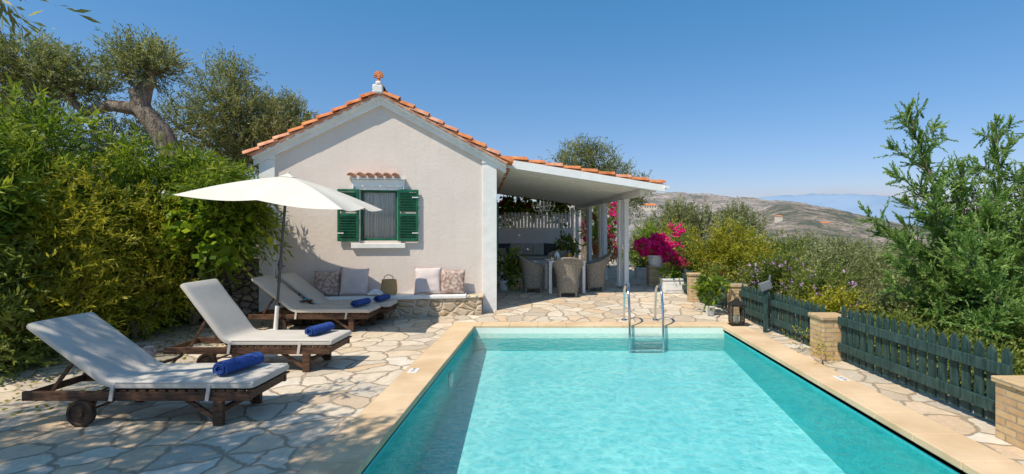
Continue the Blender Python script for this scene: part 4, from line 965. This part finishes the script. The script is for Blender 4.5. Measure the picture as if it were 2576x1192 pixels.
# ------------------------------------------------------------------ right garden
def conifer(base,limbs,seed,label):
    e=empty('conifer_tree',label,'tree',base); B=V(base); mb=MB(); q=random.Random(seed); rg=np.random.default_rng(seed)
    Ps=[];Ds=[];Ls=[];Ws=[];Ts=[]
    for a,b,rise in limbs:
        pts=curve(V(a)-B,V(b)-B,10,.05,q,rise); L=(V(b)-V(a)).length
        mb.tube(pts,[.03*(1-.85*i/10)*min(1.4,L/1.8+.2) for i in range(11)],6)
        nt=int(L*44)
        for k in range(nt):
            t=(k+q.random())/nt; 
            if t<.12: continue
            i=min(9,int(t*10)); p=pts[i].lerp(pts[i+1],t*10-i); d=(pts[i+1]-pts[i]).normalized()
            rn=V((q.gauss(0,1),q.gauss(0,1),q.gauss(0,.6))); pr=(rn-d*rn.dot(d)).normalized()
            td=(d*1.0+pr*.62+V((0,0,.12))).normalized(); tlen=(.12+.22*math.sin(math.pi*min(1,(1-t)*.9+.06)))*q.uniform(.6,1.15)
            base_t=q.gauss(.55,.2); m=12; u=np.linspace(.05,1,m)
            pp=np.array(p)[None,:]+np.array(td)[None,:]*(u*tlen)[:,None]; 
            for s in range(3):
                rr=rg.normal(size=(m,3))*.32; dd=np.array(td)[None,:]+rr; Ps.append(pp);Ds.append(dd)
                Ls.append(np.full(m,.065)*(1.15-u*.6));Ws.append(np.full(m,.015)); Ts.append(np.clip(base_t+.35*(u-.4)+rg.normal(size=m)*.08,0,1))
    mb.build('trunk','bark',e,smooth=True)
    leafobj('crown',(np.concatenate(Ps),unit(np.concatenate(Ds)),np.concatenate(Ls),np.concatenate(Ws),np.concatenate(Ts)),'conifer',e,(0,0,0),seed)
cb=(6.55,7.7,-.3); q=random.Random(4); L_=[]
mains=[((6.3,7.7,-.3),(5.28,7.6,3.50),.12,1.0),((6.7,7.7,-.3),(6.58,7.6,3.30),0,.75),((6.8,7.8,-.3),(7.3,7.9,2.7),0,.9),((6.2,7.6,.2),(5.95,7.5,2.6),.1,.6)]
for a,b,r,sc in mains:
    L_.append((a,b,r)); A_,B_=V(a),V(b); D_=(B_-A_).normalized()
    for k in range(18):
        t=.18+.76*k/17; p=A_.lerp(B_,t); s=(1.0*(1-t)**.9+.20)*sc
        an=q.uniform(0,6.28) if k%3==0 else (math.pi if k%3==1 else 0)+q.uniform(-.7,.7)
        L_.append((p,p+V((math.cos(an)*s,math.sin(an)*s*.6,0))*.8+D_*s*.75,.02))
tg=[(4.72,7.4,1.65),(4.85,7.1,1.2),(4.95,7.2,.75),(5.3,6.9,.5),(5.5,6.8,1.25),(5.9,6.9,1.9),(6.2,6.7,1.4),(5.9,6.6,.9),(6.0,6.7,.45),(5.6,7.3,.35),(6.6,6.7,.9),(6.9,6.8,1.8),(5.2,7.2,1.9),(5.1,7.0,.3),(5.5,6.9,.85),(6.4,6.6,.5),(5.7,6.7,.1),(6.3,6.6,1.9)]
tg+=[(q.uniform(4.9,6.3),q.uniform(6.0,6.9),q.uniform(.15,1.5)) for _ in range(12)]
for tx,ty,tz_ in tg:
    L_.append(((6.4,7.6,max(-.1,tz_-1.0)),(tx,ty,tz_),.10))
    for s_2 in (.45,.65,.85):
        p=V((6.4,7.6,max(-.1,tz_-1.0))).lerp(V((tx,ty,tz_)),s_2)+V((0,0,.08)); dd=(V((tx,ty,tz_))-V((6.4,7.6,tz_-1.0))).normalized()
        L_.append((p,p+dd*.32+V((q.uniform(-.2,.2),q.uniform(-.2,.2),q.uniform(.05,.25))),.01))
conifer(cb,L_,61,'feathery green conifer with spreading upright branches behind fence')
GR='shrubs behind the green fence'
def shr(lab,x,y,z1,r,mat,ntw,seed,ll=.07,lw=.028,nlf=11,tl=.28,fl=None,name='garden_shrub',n=8,**k):
    z0=G(x,y)
    plant(name,lab,'shrub',(x,y,z0),auto_clumps(x,y,z0,z1,r,n,seed,.55),mat,ntw,nlf,tl,ll,lw,flowers=fl,seed=seed,group=GR,up=k.get('up',.6),droop=k.get('droop',.05))
shr('bright yellow-green rounded shrub behind fence',4.1,12.3,1.70,.85,'yellow',1300,71)
shr('bright yellow-green rounded shrub behind fence',5.0,12.9,1.45,.8,'yellow',900,72)
shr('green shrub dotted with small purple flowers',4.65,10.6,1.0,.65,'shrubg',900,73,fl=('purple',260,.045,6))
shr('green shrub dotted with small purple flowers',5.1,9.2,.8,.7,'shrubg',900,74,fl=('purple',240,.045,6))
shr('green shrub dotted with small purple flowers',4.5,8.2,.55,.55,'yellow',700,75,fl=('purple',110,.035,5))
shr('grey-green lavender bush behind the fence',5.6,8.2,.65,.7,'olive',800,76,up=1.5)
shr('low dark green shrub close behind fence',4.5,6.9,.38,.5,'shrubg',800,77)
shr('low dark green shrub close behind fence',4.6,5.7,.26,.6,'shrubg',900,78)
shr('low dark green shrub close behind fence',5.1,4.6,.2,.7,'shrubg',900,79)
shr('low dark green shrub close behind fence',5.7,6.3,.35,.7,'shrubg',900,80)
shr('silvery green shrub on the slope',6.6,11.5,1.1,1.1,'olive',1200,81,up=1)
shr('silvery green shrub on the slope',6.2,14.5,1.35,1.2,'shrubg',1300,82,up=1)
shr('silvery green shrub on the slope',8.6,12.5,.95,1.3,'olive',1200,83,up=1)
shr('silvery green shrub on the slope',9.0,16.5,1.15,1.6,'olive',1300,84,up=1)
shr('green shrub beside the paved path',3.95,14.6,1.35,.75,'shrubg',1000,85)
shr('green shrub beside the paved path',4.2,17.5,1.75,1.0,'yellow',1100,86)
shr('green shrub beside the paved path',3.7,20.5,1.9,.9,'bright',900,87,fl=('pink',40,.06,6))
shr('silvery green shrub on the slope',11.0,13.5,.8,1.6,'olive',1100,88,up=1)
shr('tall grey-green shrub beyond the conifer',8.6,9.2,.8,1.3,'shrubg',1100,89)
shr('red flowering small plant beside brick pillar',3.45,11.0,.95,.22,'shrubg',120,90,fl=('red',14,.05,6))
for x,y,zc,r,sd in ((6.9,26,2.0,1.25,91),(10.2,28,1.8,1.35,92),(8.3,24,.9,1.3,93),(12.5,25,.2,1.5,94),(5.9,31,1.3,1.4,95),(16,24,-.1,1.7,96),(14.5,30,.0,1.7,97)):
    z0=G(x,y); q=random.Random(sd)
    cl=[((x+q.uniform(-.7,.7)*r,y+q.uniform(-.6,.6)*r,zc+q.uniform(-.8,.5)*r*.8),(r*.5,r*.5,r*.48)) for _ in range(8)]
    tree('olive_tree','silvery olive tree in the grove on the slope',(x,y,z0),[([(x,y,z0-.1),(x+.1,y,(z0+zc)/2)],[.2,.12])],cl,'olive',1100,11,.55,.15,.04,seed=sd,group='olive trees',up=.8,droop=.03,spread=.7,rand=.4,rexp=.4)
tree('olive_tree','large rounded tree rising behind the veranda roof',(1.6,24.5,.0),[([(1.6,24.5,-.1),(1.5,24.5,3.2)],[.28,.18])],
  [((1.3,24.3,5.0),(1.0,1,.85)),((2.2,24.3,4.8),(.9,1,.8)),((.4,24.3,4.4),(.9,1,.7)),((3.0,24.3,4.1),(.7,1,.7)),((3.6,24.3,3.4),(.6,1,.6)),((1.7,24.3,5.4),(.6,.6,.45)),((2.0,24.3,3.8),(1.6,1,.9)),((-.3,24.3,3.9),(.7,.8,.6)),((3.3,24.3,2.8),(.9,.9,.8)),((4.3,24.3,3.8),(.3,.4,.35))],'olive',2600,12,.5,.13,.034,seed=98,group='olive trees',**kt)
q=random.Random(12); cl=[]
for _ in range(190):
    y=q.uniform(30,170); x=y*q.uniform(.13,1.05)+q.uniform(-2,2); r=q.uniform(1.4,2.4)
    zz=.3-y*q.uniform(.010,.040)-(x-4)*.01
    cl.append(((x,y,zz-r*.6),(r,r,r*.9)))
dg=leafobj('distant_olive_grove',foliage(cl,10000,9,.9,.36,.16,up=.6,droop=0,seed=99,gap=.2),'olive',None); dg['kind']='stuff'
def villa(x,y,z,s,lab):
    vl=empty('villa',lab,'house',(x,y,z),0,'villas on the far hillside')
    mb=MB(); mb.box(-13*s,13*s,-6*s,6*s,-14,7.5*s); mb.build('wall','roofpale',vl)
    mb=MB(); mb.add([(a*s,b*s,c*s) for a,b,c in ((-14,-7,7.5),(14,-7,7.5),(14,7,7.5),(-14,7,7.5),(-9,0,11.5),(9,0,11.5))],[(0,1,5,4),(1,2,5),(2,3,4,5),(3,0,4),(0,3,2,1)]); mb.build('roof','terra',vl)
    for k in range(5):
        mb=MB(); xx=-10.5+k*5; mb.box((xx-.8)*s,(xx+.8)*s,-6.12*s,-6.0*s,3.2*s,5.4*s); mb.box((xx-1.0)*s,(xx+1.0)*s,-6.2*s,-6.0*s,2.9*s,3.19*s); mb.build('window','iron',vl)
villa(238,1262,51,1.25,'pale villa with terracotta roof on the far hillside')
villa(389,884,21,.45,'low white villa on the scrubby hillside')
villa(443,834,8,.55,'low villa with orange roof on the scrubby hillside')
for (x,y,z0,s,sd) in ((3.42,6.45,0,.10,1),(3.45,7.1,0,.12,2)):
    plant('small_weed','small green weed growing at foot of brick pillar','plant',(x,y,z0),[((x,y,.15),(s,s,.14))],'yellow',26,7,.16,.04,.012,r0=.006,seed=sd,up=.9)
rg=np.random.default_rng(5); n=900; P=np.stack([rg.uniform(-7,-4.4,n),rg.uniform(4.5,9.6,n),np.full(n,.008)],1)
D=rg.normal(size=(n,3)); D[:,2]*=.08; D=unit(D)
ll_=leafobj('leaf_litter',(P,D,np.full(n,.06),np.full(n,.02),rg.random(n)*.6),'yellow',None); ll_['kind']='stuff'

# ------------------------------------------------------------------ camera, light
cam=bpy.data.cameras.new('camera'); co=bpy.data.objects.new('camera',cam); COL.objects.link(co)
co.location=(0,0,1.7); co.rotation_euler=(math.radians(90),0,0); cam.sensor_width=36; cam.lens=18; cam.shift_x=-.0404; cam.shift_y=-.0074; cam.clip_start=.05; cam.clip_end=90000
scene.camera=co
sd=V((-.48,-.50,1.0)).normalized()
sun=bpy.data.lights.new('sun','SUN'); sun.energy=5.0; sun.angle=math.radians(.5); sun.color=(1,.91,.77)
so_=bpy.data.objects.new('sun',sun); COL.objects.link(so_); so_.rotation_euler=(-sd).to_track_quat('-Z','Y').to_euler(); so_.location=(-5,-5,12)
w=bpy.data.worlds.new('World'); scene.world=w; w.use_nodes=True; nt=w.node_tree
bg=nt.nodes['Background']; sk=ND(nt,'ShaderNodeTexSky'); sk.sky_type='NISHITA'; sk.sun_disc=False
sk.sun_elevation=math.asin(sd.z); sk.sun_rotation=math.atan2(sd.x,sd.y); sk.air_density=1.0; sk.dust_density=.6; sk.ozone_density=2.5; sk.altitude=50
tc=ND(nt,'ShaderNodeTexCoord'); sx=ND(nt,'ShaderNodeSeparateXYZ'); nt.links.new(tc.outputs['Generated'],sx.inputs[0])
grade=ramp(nt,sx.outputs[2],[(.0,(.74,.62,.74)),(.10,(.64,.68,.82)),(.40,(.42,.84,1.0)),(1,(.62,.88,.95))])
sky=mixc(nt,1.0,sk.outputs[0],grade,'MULTIPLY')
mp=ND(nt,'ShaderNodeMapping'); mp.inputs['Scale'].default_value=(3,3,26); nt.links.new(tc.outputs['Generated'],mp.inputs[0])
cn=nz(nt,mp.outputs[0],1.6,6,.6); cm=ramp(nt,cn.outputs[0],[(.38,0),(.58,1)])
band=ramp(nt,sx.outputs[2],[(.0,.6),(.045,1),(.08,0)])
xm=ramp(nt,sx.outputs[0],[(.2,0),(.5,1)])
fac=mth(nt,'MULTIPLY',mth(nt,'MULTIPLY',mth(nt,'MULTIPLY',cm,band),xm),.75)
cc=mixc(nt,fac,sky,(3.2,2.9,3.5))
nt.links.new(cc,bg.inputs[0]); bg.inputs[1].default_value=.155
scene.view_settings.view_transform='Standard'; scene.view_settings.look='None'; scene.view_settings.exposure=0
